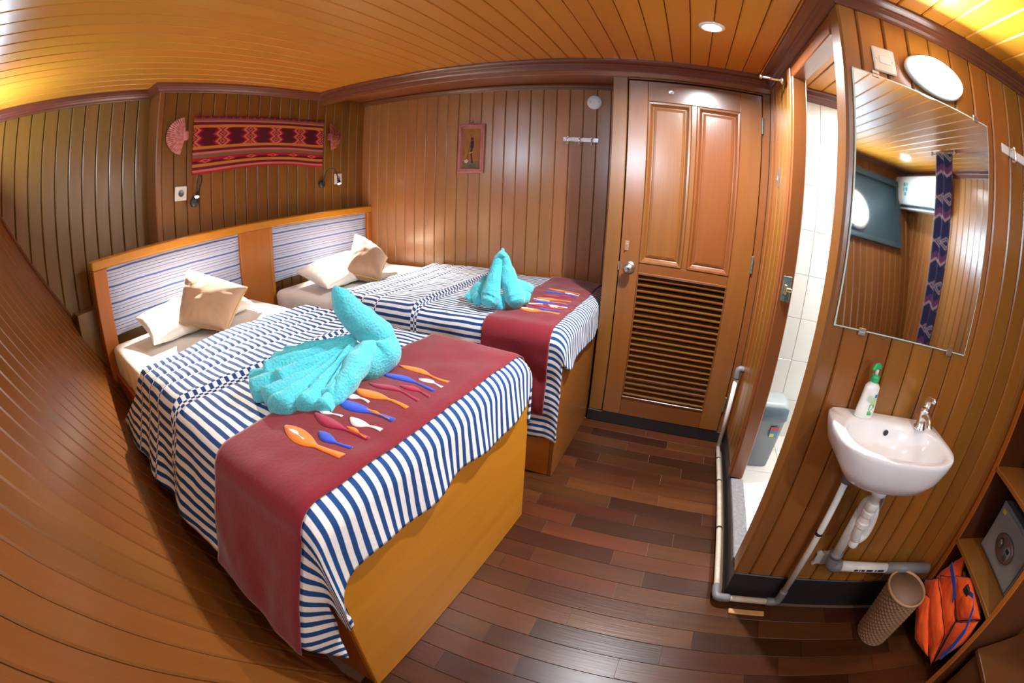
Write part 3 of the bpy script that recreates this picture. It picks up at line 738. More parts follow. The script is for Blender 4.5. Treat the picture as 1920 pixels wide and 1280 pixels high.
    for i, (a, b0, b1, w_, c) in enumerate(FISH):
        if not one: a = a + 0.03 + 0.0 * a; b0 += 0.115 - 0.0; b1 += 0.11; b0 = max(b0, R0 + 0.05); b1 = min(b1, R1 - 0.04)
        f_ = fish(ru, fr, a, b0 - 0.015, b1 + 0.006, w_, FM[c], 0.006, 0.0035, a * 9)
        if c == 'o' and i == 0: fish(f_, fr, a - 0.002, b0 + 0.01, b0 + 0.08, 0.008, M_WHITE, 0.003, 0.006)
        if c == 'c' and i == 2: fish(f_, fr, a + 0.006, b1 - 0.07, b1, 0.008, M_ORANGE, 0.003, 0.006)
        if c == 'b' and i == 5: fish(f_, fr, a + 0.004, b1 - 0.09, b1 - 0.005, 0.007, M_ORANGE, 0.003, 0.006)
    return bed, Mx, fn
W_BEDY2 = wood('bed_red_teak', (0.20, 0.06, 0.016), (0.30, 0.10, 0.028), axis='y', rough=0.36, var=0.04, coat=0.25)
bed1, MX1, fn1 = make_bed(1)
bed2, MX2, fn2 = make_bed(2)

# ------------------------------------------------------------------ pillows and cushions
o, e = pillow('pillow', [(-1.985, 0.705, 0.808), (-2.01, 1.38, 0.812), (-2.36, 1.41, 0.89), (-2.31, 0.735, 0.885)], 0.13, M_PILLOW, seed=1, n=34, pinch=0.05, wr=0.008)
tag(o, 'white pillow at the head of the near bed, under the brown cushion', 'pillow', 'white pillows')
o, e = pillow('pillow', [(-1.90, 1.86, 0.795), (-1.96, 2.60, 0.80), (-2.36, 2.62, 0.88), (-2.28, 1.93, 0.86)], 0.14, M_PILLOW, seed=4, n=34, pinch=0.05, wr=0.007)
tag(o, 'white pillow at the head of the far alcove bed', 'pillow', 'white pillows')
def cushion(cs, T, lab, seed):
    o, e = pillow('cushion', cs, T, M_CUSH, seed=seed, n=34, pinch=0.04, wr=0.007)
    tag(o, lab, 'cushion', 'brown satin cushions')
    part('piping', tube(e, 0.0045, 6), M_PIPING, o, True)
cushion([(-2.03, 0.885, 0.845), (-1.80, 1.04, 0.795), (-2.05, 1.365, 0.905), (-2.13, 1.03, 1.075)], 0.22, 'brown satin cushion propped on the white pillow of the near bed', 2)
cushion([(-1.98, 2.115, 0.830), (-1.79, 2.24, 0.775), (-2.02, 2.63, 0.845), (-2.15, 2.42, 1.045)], 0.22, 'brown satin cushion propped on the far bed pillow by the alcove wall', 5)

# ------------------------------------------------------------------ towel swans
def swan_near():
    V = []; F = []
    # neck: closed tapering roll
    pts = [(1.42, 0.49, 0.845), (1.51, 0.570, 0.850), (1.535, 0.632, 0.862), (1.515, 0.655, 0.905), (1.500, 0.622, 0.955), (1.490, 0.580, 0.998), (1.485, 0.550, 1.040), (1.48, 0.538, 1.075), (1.482, 0.545, 1.095)]
    rd = [0.045, 0.064, 0.066, 0.060, 0.053, 0.047, 0.041, 0.034, 0.020]
    tv, tf = tube(pts, rd, 26, sub=10)
    out = []
    for i, v in enumerate(tv):
        p = Vector(v); ang = (i % 26) / 26 * 2 * PI; row = i // 26
        k = 0.004 * nz(p, 20) + 0.004 * math.sin(row * 0.55 + 2.2 * math.cos(ang)) * (1 if row < 34 else 0.15)
        c = Vector((sum(tv[row * 26 + j][0] for j in range(26)) / 26, sum(tv[row * 26 + j][1] for j in range(26)) / 26, sum(tv[row * 26 + j][2] for j in range(26)) / 26))
        groove = -0.012 * math.exp(-((ang - 4.2) / 0.25) ** 2)
        out.append(tuple(p + (p - c).normalized() * (k + groove)))
    V, F = join((V, F), (out, tf))
    # body: pleated layers fanning out from the breast
    Cx, Cy, Z0 = 1.49, 0.58, 0.806
    def pleat(x):   # rounded ridges with sharp valleys
        return abs(math.sin(x * PI)) ** 0.55
    for layer, (a0, a1, rm, h0, h1, npl, zb, amp) in enumerate(((200, 298, 0.385, 0.105, 0.070, 9.0, 0.0, 0.50), (206, 262, 0.32, 0.135, 0.110, 5.0, 0.045, 0.34), (262, 300, 0.30, 0.118, 0.060, 3.0, 0.012, 0.40))):
        nr, na = 40, 150; g = []
        for i in range(nr + 1):
            for j in range(na + 1):
                t = i / nr; s = j / na; an = R(a0 + (a1 - a0) * s)
                ss = s + 0.012 * math.sin(t * 7 + layer) + 0.03 * nz((s * 3, t * 2, layer), 1)
                pl = pleat(ss * npl); k = int(ss * npl)
                edge = rm * (0.95 + 0.05 * math.sin(k * 2.3 + layer * 1.7)) * (0.97 + 0.03 * pl) * (0.74 + 0.26 * math.exp(-((math.degrees(an) - 250) / 30) ** 2))
                tt = min(1, t / 0.93); rr = edge * tt
                h = mix(h0, h1, tt) * (1 - amp * (1 - pl) * min(1, tt * 2.5)) + 0.012 * nz((s * 9, t * 3, layer), 1) + 0.005 * nz((s * 34, t * 7, layer), 1)
                e = math.sin(PI * s) ** 0.22 if 0 < s < 1 else 0
                z = Z0 + zb + (h - zb) * e if layer else Z0 + h * e
                if t > 0.93:
                    q = (t - 0.93) / 0.07; z = mix(z, Z0 + zb * 0.5 + 0.002, q ** 1.3); rr += 0.006 * math.sin(q * PI)
                g.append((Cx + rr * math.cos(an), Cy + rr * math.sin(an), z))
        f2 = [(i * (na + 1) + j, i * (na + 1) + j + 1, (i + 1) * (na + 1) + j + 1, (i + 1) * (na + 1) + j) for i in range(nr) for j in range(na)]
        V, F = join((V, F), (g, f2))
    def fl(pts_, rd_):
        nonlocal V, F
        tv_, tf_ = tube(pts_, rd_, 20, sub=8); V, F = join((V, F), ([tuple(Vector(v) + Vector((nz(v, 30), nz(v, 33), nz(v, 28))) * 0.008) for v in tv_], tf_))
    fl([(1.53, 0.60, 0.90), (1.555, 0.51, 0.875), (1.580, 0.43, 0.845), (1.590, 0.350, 0.816)], [0.028, 0.038, 0.034, 0.012])
    o = fixn(mk('towel_swan', V, F, M_TOWEL, None, True, M=MX1))
    return tag(o, 'turquoise towel folded into a swan with raised neck on the near bed', 'towel', 'towel swans')
swan_near()
def swan_far():
    V, F = [], []
    def roll(p, r, n=20):
        nonlocal V, F
        tv, tf = tube(p, r, n, sub=8); V, F = join((V, F), ([tuple(Vector(v) * (1) + Vector((nz(v, 25), nz(v, 27), nz(v, 23))) * 0.006) for v in tv], tf))
    roll([(-0.065, -0.08, 0.045), (-0.055, -0.05, 0.07), (-0.038, -0.02, 0.15), (-0.022, 0, 0.23), (-0.010, 0, 0.275)], [0.035, 0.052, 0.042, 0.032, 0.018])
    roll([(0.080, -0.08, 0.045), (0.070, -0.05, 0.075), (0.040, -0.02, 0.15), (0.022, 0, 0.22), (0.012, 0, 0.275)], [0.038, 0.056, 0.046, 0.034, 0.02])
    roll([(-0.03, 0.0, 0.26), (0.0, -0.01, 0.285), (0.022, 0.0, 0.262)], [0.016, 0.02, 0.016])
    roll([(-0.005, 0.0, 0.27), (0.0, 0.0, 0.30), (0.004, 0, 0.315)], [0.018, 0.012, 0.006])
    roll([(-0.03, 0.02, 0.10), (-0.09, 0.03, 0.095), (-0.14, 0.03, 0.06), (-0.18, 0.02, 0.035)], [0.045, 0.05, 0.04, 0.022])
    roll([(-0.05, 0.03, 0.10), (-0.085, 0.04, 0.135), (-0.10, 0.05, 0.155)], [0.04, 0.025, 0.012])
    roll([(-0.10, 0.0, 0.06), (-0.14, 0.0, 0.03)], [0.04, 0.03])
    roll([(0.04, 0.02, 0.10), (0.10, 0.03, 0.10), (0.145, 0.04, 0.095), (0.165, 0.04, 0.09)], [0.045, 0.048, 0.036, 0.018])
    roll([(0.06, 0.0, 0.06), (0.12, 0.0, 0.06), (0.15, 0.0, 0.055)], [0.05, 0.04, 0.02])
    roll([(0.0, -0.02, 0.015), (0.0, -0.045, 0.03), (0.01, -0.03, 0.08)], [0.03, 0.03, 0.02])
    M = Matrix.Translation((-0.845, 2.03, 0.768)) @ Matrix.Rotation(R(22), 4, 'Z') @ Matrix.Scale(0.98, 4)
    o = fixn(mk('towel_swan', V, F, M_TOWEL, None, True, M=M))
    return tag(o, 'turquoise towel folded into a swan on the far bed, beside the alcove wall', 'towel', 'towel swans')
swan_far()

# ------------------------------------------------------------------ woven wall hanging
MAR, PNK, ORG, RED, GRN, PUR = (0.075, 0.004, 0.014), (0.52, 0.13, 0.10), (0.50, 0.17, 0.02), (0.33, 0.006, 0.018), (0.16, 0.09, 0.05), (0.10, 0.008, 0.035)
def ikat(u, v):
    """u metres along 1.17, v 0..1 from the bottom"""
    for t, c in ((0.03, RED), (0.075, PNK), (0.115, PUR), (0.165, ORG)):
        if v < t: return c
    if v < 0.265:
        s = abs(((u / 0.19) % 1) - 0.5) * 2; d = s * 1.5 + abs(v - 0.215) / 0.04
        return PNK if 0.45 < d < 0.75 else (RED if d < 0.95 else (MAR if v < 0.22 else RED))
    for t, c in ((0.33, GRN), (0.37, PNK), (0.42, PUR), (0.475, ORG)):
        if v < t: return c
    if v < 0.80:
        q = (v - 0.475) / 0.325; n = u / 0.23 + 0.5; cell = int(math.floor(n)); x = (n - cell - 0.5) * 0.23
        ph = 0.0 if cell % 2 else 0.5
        yy = q * 2.4 + ph; f = abs((yy % 1) - 0.5) * 2          # 0 at the lozenge middle
        half = 0.012 + 0.036 * (1 - f)
        d = half - abs(x)
        if cell % 5 == 0 and cell > 0: d = half - abs(x)
        if 0.0 < d: 
            if d < 0.010: return PNK
            if d < 0.022: return MAR
            return PNK if d < 0.032 else RED
        if d > -0.012: return PNK
        if d > -0.022: return RED
        if d > -0.034: return (0.20, 0.004, 0.016)
        return MAR
    for t, c in ((0.85, ORG), (0.89, PUR), (0.915, PNK), (0.955, GRN)):
        if v < t: return c
    return PUR if int(u / 0.02) % 3 else RED
nx, ny = 250, 80
V = []; F = []; cols = []
for i in range(nx + 1):
    for j in range(ny + 1):
        u, v = i / nx * 1.17, j / ny
        z1 = 1.938 - 0.012 * math.sin(u / 1.17 * PI * 0.5); z0 = 1.572 + 0.02 * math.sin(u / 1.17 * PI) ** 2 - 0.012 * ramp(u, 0.8, 1.17)
        x = 0.006 + 0.006 * math.sin(u * 9) * (1 - v) + 0.003 * nz((u * 6, v * 2, 0))
        V.append((u, -x, z0 + (z1 - z0) * v - 1.575)); cols.append(ikat(u, v))
for i in range(nx):
    for j in range(ny): k = i * (ny + 1) + j; F.append((k, k + ny + 1, k + ny + 2, k + 1))
MW = Matrix.Translation((XH, 1.30, 1.575)) @ Matrix.Rotation(R(90), 4, 'Z')
o = fixn(mk('wall_hanging', V, F, M_WOVEN, None, True, cols=cols, M=MW)); s = o.modifiers.new('thickness', 'SOLIDIFY'); s.thickness = 0.003
tag(o, 'red and orange woven textile with lozenge pattern hung above the headboard', 'wall hanging')

# pleated fans left and right of the hanging
def wall_fan(cy, cz, sgn, lab, base, alt, rx, rz_):
    V = []; F = []; cols = []; n, m_ = 44, 8
    for i in range(n + 1):
        a = R(-78 + 166 * i / n)
        for j in range(m_ + 1):
            t = j / m_; d = 0.012 + 0.008 * (i % 2) * t + 0.02 * (1 - t)
            V.append((sgn * rx * math.cos(a) * t, -d, rz_ * math.sin(a) * t))
            q = (math.sin(t * 30 + i * 0.5 + 2 * nz((i * .3, t * 3, sgn))) > 0.1)
            cols.append(alt if q else base)
    for i in range(n):
        for j in range(m_): k = i * (m_ + 1) + j; F.append((k, k + m_ + 1, k + m_ + 2, k + 1))
    g = thing('folded_fan', lab, 'fan', (XH, cy, cz), R(90), 'pleated fans beside the wall hanging')
    o = fixn(mk('pleats', V, F, M_WOVEN, g, False, cols=cols)); s = o.modifiers.new('thickness', 'SOLIDIFY'); s.thickness = 0.003
    part('knot', rbox((-0.018, -0.045, -0.03), (0.018, -0.01, 0.03), 0.014, (8, 8, 8)), cloth('fan_knot', base), g, True)
wall_fan(1.235, 1.815, -1, 'pink pleated fabric fan on the wall left of the woven textile', (0.50, 0.16, 0.16), (0.62, 0.30, 0.26), 0.135, 0.115)
wall_fan(2.525, 1.800, 1, 'dark red striped pleated fan on the wall beside the alcove corner', (0.26, 0.05, 0.05), (0.38, 0.12, 0.06), 0.135, 0.108)

# ------------------------------------------------------------------ sockets, reading lamps
def socket(y, z, lab, tilt):
    g = thing('power_socket', lab, 'socket', (XH, y, z), R(90), 'white wall sockets')
    g.rotation_euler = (0, tilt, R(90))
    bx('cover_plate', (-0.043, -0.010, -0.043), (0.043, 0.0, 0.043), M_WHITEP, g, 0.004)
    w_ = part('socket_well', lathe([(0.021, -0.0105), (0.020, -0.013), (0.018, -0.0125), (0.017, -0.006), (0.002, -0.0055)], 24, 'y'), simple('grey_socket', (0.16, 0.16, 0.17), 0.5), g, True)
    for s in (-1, 1): part('contact_hole', lathe([(0.0035, -0.0085), (0.0035, -0.0115), (0.001, -0.012)], 10, 'y', (s * 0.008, 0, 0)), M_BLACKP, w_)
socket(1.216, 1.470, 'white square wall socket left of the left reading lamp', R(3))
socket(2.650, 1.460, 'white wall socket behind the reading lamp near the alcove corner', 0)
def lamp(y, z, neck, tip, tdir, lab):
    g = thing('reading_lamp', lab, 'lamp', (XH, y, z), R(90), 'bedside reading lamps')
    part('wall_base', lathe([(0.030, 0.0), (0.031, -0.014), (0.028, -0.020), (0.008, -0.024)], 28, 'y'), M_BLACKP, g, True)
    part('gooseneck', tube([(0, -0.02, 0)] + neck + [tip], 0.0048, 10, sub=8), M_BLACKP, g, True)
    q = Vector(tdir).normalized(); rot = q.to_track_quat('Z', 'Y').to_matrix().to_4x4(); rot.translation = Vector(tip)
    h = part('lamp_head', lathe([(0.007, -0.014), (0.011, -0.008), (0.014, 0.006), (0.017, 0.020), (0.015, 0.021), (0.012, 0.012)], 24), M_BLACKP, g, True); h.matrix_local = rot
    b = part('bulb', lathe([(0.012, 0.014), (0.0135, 0.019), (0.008, 0.0225), (0.001, 0.0235)], 20), simple('warm_led', (1, 1, 1), 0.4, emis=(1, 0.85, 0.62), es=90), h, True)
lamp(1.315, 1.405, [(0.0, -0.04, 0.06), (0.002, -0.06, 0.13), (0.012, -0.085, 0.150), (0.0, -0.11, 0.11)], (-0.035, -0.115, 0.045), (-0.25, -0.30, -0.65), 'black gooseneck reading lamp, lit, under the left end of the woven textile')
lamp(2.461, 1.427, [(0.004, -0.035, 0.05), (0.02, -0.05, 0.10), (0.055, -0.08, 0.115), (0.075, -0.10, 0.07)], (0.085, -0.115, 0.010), (-0.10, -0.30, -0.65), 'black gooseneck reading lamp, lit, below the right fan near the alcove')

# ------------------------------------------------------------------ alcove wall things
pf = thing('picture_frame', 'small carved red picture frame with a painted standing figure on the alcove wall', 'picture', (-1.505, YA, 1.660), 0)
pf.rotation_euler = (0, R(0.5), 0)
def molding(w_, h_, fw, d):
    V = []; F = []
    n = 26
    def P(o): return [(-w_ / 2 + o, -h_ / 2 + o), (w_ / 2 - o, -h_ / 2 + o), (w_ / 2 - o, h_ / 2 - o), (-w_ / 2 + o, h_ / 2 - o)]
    prof = [(0, 0), (0, d * 0.8), (fw * 0.25, d), (fw * 0.5, d * 0.85), (fw * 0.75, d), (fw * 0.9, d * 0.6), (fw, d * 0.35), (fw, 0)]
    rings = []
    for o, dd in prof:
        c = P(o); ring = []
        for a in range(4):
            p, q = c[a], c[(a + 1) % 4]
            for i in range(n):
                t = i / n; x, z = p[0] + (q[0] - p[0]) * t, p[1] + (q[1] - p[1]) * t
                k = 0.0035 * math.sin((x * 1.0 + z) * 260) * math.sin((x - z) * 230) if 0 < o < fw * 0.9 else 0
                ring.append((x, -(dd + k), z))
        rings.append(ring)
    V = [v for r_ in rings for v in r_]; N_ = 4 * n
    F = [(k * N_ + i, k * N_ + (i + 1) % N_, (k + 1) * N_ + (i + 1) % N_, (k + 1) * N_ + i) for k in range(len(prof) - 1) for i in range(N_)]
    return V, F
part('carved_frame', molding(0.212, 0.372, 0.036, 0.024), simple('carved_red_wood', (0.40, 0.13, 0.11), 0.5, noise_amt=0.45, nscale=120), pf)
V = []; F = []; cols = []
nx, ny = 48, 100
for i in range(nx + 1):
    for j in range(ny + 1):
        x, z = (i / nx - 0.5) * 0.144, (j / ny - 0.5) * 0.304
        c = (0.30 + 0.06 * nz((x * 30, z * 14, 1)), 0.115 + 0.03 * nz((x * 30, z * 14, 1)), 0.03)
        if z < -0.10: c = mix(0, 1, 1) and (0.16, 0.12, 0.055)
        sway = 0.004 * math.sin(z * 40)
        xx = x - 0.004 - sway
        if z < -0.12 and abs(xx) < 0.030: c = (0.10, 0.10, 0.06)
        if (abs(xx) < 0.013 and 0.01 < z < 0.055) or (abs(xx) < 0.010 + 0.002 * math.sin(z * 90) and -0.035 < z < 0.012) or (abs(xx - 0.002) < 0.006 and -0.115 < z < -0.03): c = (0.045, 0.02, 0.025)
        if (xx ** 2 + (z - 0.072) ** 2) < 0.013 ** 2: c = (0.035, 0.03, 0.03)
        if abs(xx + 0.012 + (z + 0.02) * -0.12 + 0.01) < 0.0022 and -0.11 < z < 0.11: c = (0.10, 0.03, 0.02)
        if abs(z + 0.033 - xx * 0.35) < 0.003 and -0.015 < xx < 0.014: c = (0.55, 0.35, 0.10)
        if ((x + 0.038) ** 2 + (z + 0.098) ** 2) < 0.015 ** 2 and nz((x * 120, z * 120, 0)) > -0.15: c = (0.55, 0.50, 0.42)
        if abs(z - 0.133) < 0.0018 and abs(xx) < 0.018: c = (0.18, 0.05, 0.02)
        V.append((x, -0.009, z)); cols.append(c)
for i in range(nx):
    for j in range(ny): k = i * (ny + 1) + j; F.append((k, k + ny + 1, k + ny + 2, k + 1))
mk('painting', V, F, M_WOVEN, pf, cols=cols)
part('hanging_loop', tube([(-0.016, -0.006, 0.186), (-0.004, -0.008, 0.205), (0.006, -0.008, 0.207), (0.014, -0.006, 0.186)], 0.0018, 6, sub=5), M_RUST, pf, True)

g = thing('ceiling_rose_cover', 'round white blanking cover high on the alcove wall beside the door post', 'cover plate', (-0.615, YA, 2.0), 0)
part('disc', lathe([(0.050, 0.0), (0.051, -0.008), (0.047, -0.013), (0.02, -0.015), (0.001, -0.015)], 40, 'y'), M_WHITEP, g, True)
for s in (-1, 1): part('screw', lathe([(0.005, -0.013), (0.0055, -0.0165), (0.003, -0.018), (0.001, -0.018)], 12, 'y', (s * 0.028, 0, 0.004)), M_STEEL, g)
def hook_rail(org, rz, W_, n, lab, mt, drop=0.035):
    g = thing('coat_hook_rail', lab, 'coat hooks', org, rz)
    bx('back_plate', (-W_ / 2, -0.005, -0.016), (W_ / 2, 0, 0.016), mt, g, 0.004)
    for i in range(n):
        x = -W_ / 2 + W_ * (i + 0.5) / n
        h = part('hook', tube([(x, -0.004, 0.008), (x, -0.030, 0.010), (x, -0.040, -0.006), (x, -0.034, -drop), (x, -0.018, -drop + 0.004)], 0.0048, 10, sub=6), M_CHROME, g, True)
        part('ball_tip', lathe([(0.001, -0.008), (0.007, -0.004), (0.008, 0.001), (0.006, 0.006), (0.001, 0.009)], 14, 'z', (x, -0.032, 0.012)), M_CHROME, h, True)
hook_rail((-0.702, YA, 1.732), 0, 0.245, 3, 'chrome rail with three coat hooks on the alcove wall left of the door', M_CHROME)
hook_rail((1.285, YS, 1.838), 0, 0.30, 3, 'white rail with chrome coat hooks right of the mirror', M_WHITEP)

# ------------------------------------------------------------------ mirror, switch, bulkhead lamp
g = thing('wall_mirror', 'large frameless rectangular mirror on the plank wall above the basin', 'mirror', (0.772, YS, 1.507))
bx('glass', (-0.2825, -0.009, -0.373), (0.2825, -0.004, 0.373), M_GLASSEDGE, g, 0.0015)
mk('silvering', [(-0.278, -0.0094, -0.3685), (0.278, -0.0094, -0.3685), (0.278, -0.0094, 0.3685), (-0.278, -0.0094, 0.3685)], [(0, 1, 2, 3)], M_MIRROR, g)
for x, z in ((-0.18, -0.373), (0.20, -0.373), (-0.20, 0.373), (0.22, 0.373)):
    s_ = 1 if z > 0 else -1
    part('clip', join(box((x - 0.013, -0.012, z - 0.010 * (s_ > 0)), (x + 0.013, -0.0096, z + 0.010 * (s_ < 0)), 0.001), box((x - 0.013, -0.012, z), (x + 0.013, 0, z + s_ * 0.012), 0.002)), M_STEEL, g)
g = thing('light_switch', 'cream square light switch plate above the mirror corner', 'switch', (0.611, YS, 1.938), 0); g.rotation_euler = (0, R(-4), 0)
bx('cover_plate', (-0.041, -0.010, -0.041), (0.041, 0, 0.041), simple('cream_plastic', (0.72, 0.66, 0.55), 0.4), g, 0.004)
rk = bx('rocker', (-0.020, -0.013, -0.013), (0.020, -0.009, 0.013), M_WHITEP, g, 0.002)
for s in (-1, 1): part('screw', lathe([(0.003, -0.010), (0.003, -0.0115), (0.001, -0.012)], 10, 'y', (s * 0.030, 0, 0)), M_STEEL, g)
g = thing('bulkhead_lamp', 'oval white bulkhead lamp, brightly lit, above the mirror', 'lamp', (0.80, YS, 1.945)); g.rotation_euler = (0, R(3), 0)
M_DOME = simple('lit_dome', (1, 1, 1), 0.4, emis=(1, 0.98, 0.94), es=14)
part('base_ring', lathe([(0.058, 0.0), (0.060, -0.022), (0.056, -0.030), (0.05, -0.032)], 48, 'y', sx=1.95), M_WHITEP, g, True)
part('dome', lathe([(0.054, -0.028), (0.054, -0.050), (0.050, -0.066), (0.040, -0.078), (0.022, -0.085), (0.002, -0.087)], 48, 'y', sx=1.95), M_DOME, g, True)
# door stay and little fittings beside the bathroom doorway
g = thing('door_stay', 'chrome door stay sticking out at the top of the bathroom door casing', 'door stay', (0.448, 2.02, 2.03), R(-90))
part('rod', join(tube([(0, 0, 0), (0, -0.10, 0.0)], 0.007, 12), lathe([(0.020, 0.0), (0.020, -0.004), (0.010, -0.010), (0.004, -0.012)], 20, 'y'), lathe([(0.011, -0.100), (0.012, -0.106), (0.007, -0.112), (0.001, -0.113)], 16, 'y')), M_CHROME, g, True)
g = thing('door_catch', 'small steel catch plate on the wall between the two doorways', 'catch', (XB, 2.17, 1.58), R(-90))
bx('plate', (-0.012, -0.006, -0.050), (0.012, 0, 0.050), M_STEEL, g, 0.002); bx('bolt', (-0.005, -0.016, -0.020), (0.005, -0.006, 0.010), M_CHROME, g, 0.002)
g = thing('strike_latch', 'corroded green metal latch on the bathroom door jamb', 'latch', (0.500, 1.870, 1.10), 0)
bx('plate', (-0.026, -0.006, -0.055), (0.014, 0, 0.055), M_RUST, g, 0.002); part('keeper', join(box((-0.02, -0.024, -0.02), (-0.008, -0.006, 0.02), 0.002), box((-0.008, -0.022, -0.008), (0.016, -0.010, 0.008), 0.003)), M_BRASS, g)

# ------------------------------------------------------------------ hand basin
g = thing('hand_basin', 'white porcelain wall hung hand basin below the mirror', 'basin', (0.768, YS, 0.0))
NA = 72
CYB = -0.155
def d_ring(s, z, dy=0.0):
    pts = []
    for i in range(NA):
        a = 2 * PI * i / NA; c, sn = math.cos(a), math.sin(a)
        if sn >= 0:      # back half: squarish, flat against the wall
            e, rx, ry = 9.0, 0.230, 0.153
        else:            # front half: full round front
            e, rx, ry = 2.7, 0.230, 0.150
        r_ = ((abs(c) / rx) ** e + (abs(sn) / ry) ** e) ** (-1 / e)
        yb = r_ * sn * (s if sn < 0 else min(1, s * 1.0 + 0.0))
        y = CYB + dy + (r_ * sn * s if sn < 0 else r_ * sn * (1 if s > 0.6 else s + 0.4 * s))
        pts.append((r_ * c * s, y, z))
    return pts
def stack(rings):
    V = [p for r_ in rings for p in r_]; n_ = len(rings[0]); F = [(k * n_ + i, k * n_ + (i + 1) % n_, (k + 1) * n_ + (i + 1) % n_, (k + 1) * n_ + i) for k in range(len(rings) - 1) for i in range(n_)]
    F.append(tuple(range(n_))); m_ = (len(rings) - 1) * n_; F.append(tuple(range(m_ + n_ - 1, m_ - 1, -1))); return V, F
def ell(cy, rx, ry, z, ex=2.5):
    o_ = []
    for i in range(NA):
        a = 2 * PI * i / NA; c, s = math.cos(a), math.sin(a); r_ = ((abs(c) / rx) ** ex + (abs(s) / ry) ** ex) ** (-1 / ex); o_.append((r_ * c, cy + r_ * s, z))
    return o_
outer = [d_ring(0.30, 0.722, 0.04), d_ring(0.50, 0.735, 0.03), d_ring(0.74, 0.772, 0.0), d_ring(0.90, 0.815), d_ring(0.98, 0.862), d_ring(1.0, 0.880), d_ring(1.0, 0.888), d_ring(0.985, 0.893)]
inner = [ell(CYB - 0.010, 0.200, 0.116, 0.892), ell(CYB - 0.010, 0.194, 0.110, 0.885), ell(CYB - 0.010, 0.182, 0.102, 0.860), ell(CYB - 0.010, 0.160, 0.088, 0.822), ell(CYB - 0.010, 0.12, 0.064, 0.790), ell(CYB - 0.010, 0.06, 0.034, 0.776), ell(CYB - 0.010, 0.018, 0.018, 0.772)]
ba = part('bowl', stack(outer + inner), M_PORC, g, True); cap_soft(ba, 60)
part('overflow_hole', lathe([(0.009, 0.002), (0.010, -0.001), (0.006, -0.002), (0.001, -0.002)], 18, 'y', (0.0, -0.066, 0.862)), M_BLACKP, g, True)
part('drain', lathe([(0.018, 0.773), (0.020, 0.776), (0.012, 0.775), (0.002, 0.774)], 24, 'z', (0.0, -0.16, 0)), M_CHROME, g, True)
# tap
t = thing('basin_tap', 'chrome pillar tap with lever handle on the back right rim of the basin', 'tap', (0.905, 1.150, 0.891), R(-12))
part('body', lathe([(0.024, 0.0), (0.024, 0.006), (0.019, 0.012), (0.016, 0.035), (0.017, 0.052), (0.020, 0.056), (0.020, 0.066), (0.012, 0.070)], 28), M_CHROME, t, True)
part('spout', tube([(0, 0, 0.040), (0, -0.03, 0.052), (0, -0.065, 0.050), (0, -0.080, 0.036)], [0.013, 0.012, 0.011, 0.0105], 16, sub=6), M_CHROME, t, True)
h = part('lever', tube([(0, 0.0, 0.070), (0.004, 0.004, 0.088), (0.0, -0.018, 0.104), (-0.004, -0.050, 0.112)], [0.016, 0.017, 0.010, 0.007], 14, sub=6), M_CHROME, t, True)
part('lever_tip', lathe([(0.001, -0.008), (0.008, -0.004), (0.009, 0.002), (0.005, 0.008), (0.001, 0.009)], 16, 'z', (-0.004, -0.054, 0.113)), M_CHROME, h, True)
# soap bottle
t = thing('soap_bottle', 'white liquid soap bottle with green pump on the left rim of the basin', 'soap bottle', (0.668, 1.172, 0.893), R(12))
def oval(rx, ry, z, n_=32): return [(rx * math.cos(2 * PI * i / n_), ry * math.sin(2 * PI * i / n_), z) for i in range(n_)]
part('body', stack([oval(0.034, 0.019, 0.0), oval(0.038, 0.022, 0.004), oval(0.037, 0.022, 0.03), oval(0.033, 0.021, 0.06), oval(0.031, 0.020, 0.085), oval(0.030, 0.019, 0.098), oval(0.022, 0.016, 0.106), oval(0.012, 0.012, 0.110), oval(0.011, 0.011, 0.114)]), simple('soap_white', (0.86, 0.88, 0.86), 0.25, coat=0.3), t, True)
M_GREEN = simple('green_plastic', (0.02, 0.42, 0.13), 0.3)
part('collar', lathe([(0.0135, 0.112), (0.0145, 0.114), (0.0145, 0.131), (0.011, 0.134), (0.003, 0.134)], 24), M_GREEN, t, True)
part('pump_stem', lathe([(0.0065, 0.133), (0.006, 0.150), (0.003, 0.151)], 16), M_WHITEP, t, True)
part('pump_head', tube([(0.012, 0, 0.157), (0.0, 0, 0.160), (-0.014, -0.004, 0.160), (-0.028, -0.010, 0.151)], [0.006, 0.010, 0.008, 0.0045], 14, sub=5), M_GREEN, t, True)
def lab(n_, x0, x1, z0, z1, col, off=0.0):
    V = []; F = []
    for i in range(9):
        x = mix(x0, x1, i / 8)
        for z in (z0, z1):
            k = mix(0.037, 0.031, min(1, z / 0.085)); yy = -0.0215 * math.sqrt(max(0.05, 1 - (x / k) ** 2)) * mix(1, 0.95, z / 0.085) - 0.0008 - off
            V.append((x, yy, z))
    F = [(i * 2, i * 2 + 2, i * 2 + 3, i * 2 + 1) for i in range(8)]
    return part(n_, (V, F), simple('label_' + n_ + str(round(x0, 3)), col, 0.4), t)
lab('label', -0.006, 0.018, 0.014, 0.048, (0.10, 0.50, 0.16)); lab('label', -0.004, 0.020, 0.048, 0.070, (0.45, 0.66, 0.34)); lab('label', 0.006, 0.020, 0.070, 0.080, (0.03, 0.14, 0.45)); lab('label', -0.002, 0.008, 0.034, 0.046, (0.8, 0.85, 0.8), 0.0006)
part('emblem', lathe([(0.011, -0.0222), (0.011, -0.0235), (0.008, -0.0238), (0.001, -0.0238)], 24, 'y', (-0.010, 0, 0.066)), simple('emblem_green', (0.50, 0.66, 0.50), 0.4), t)

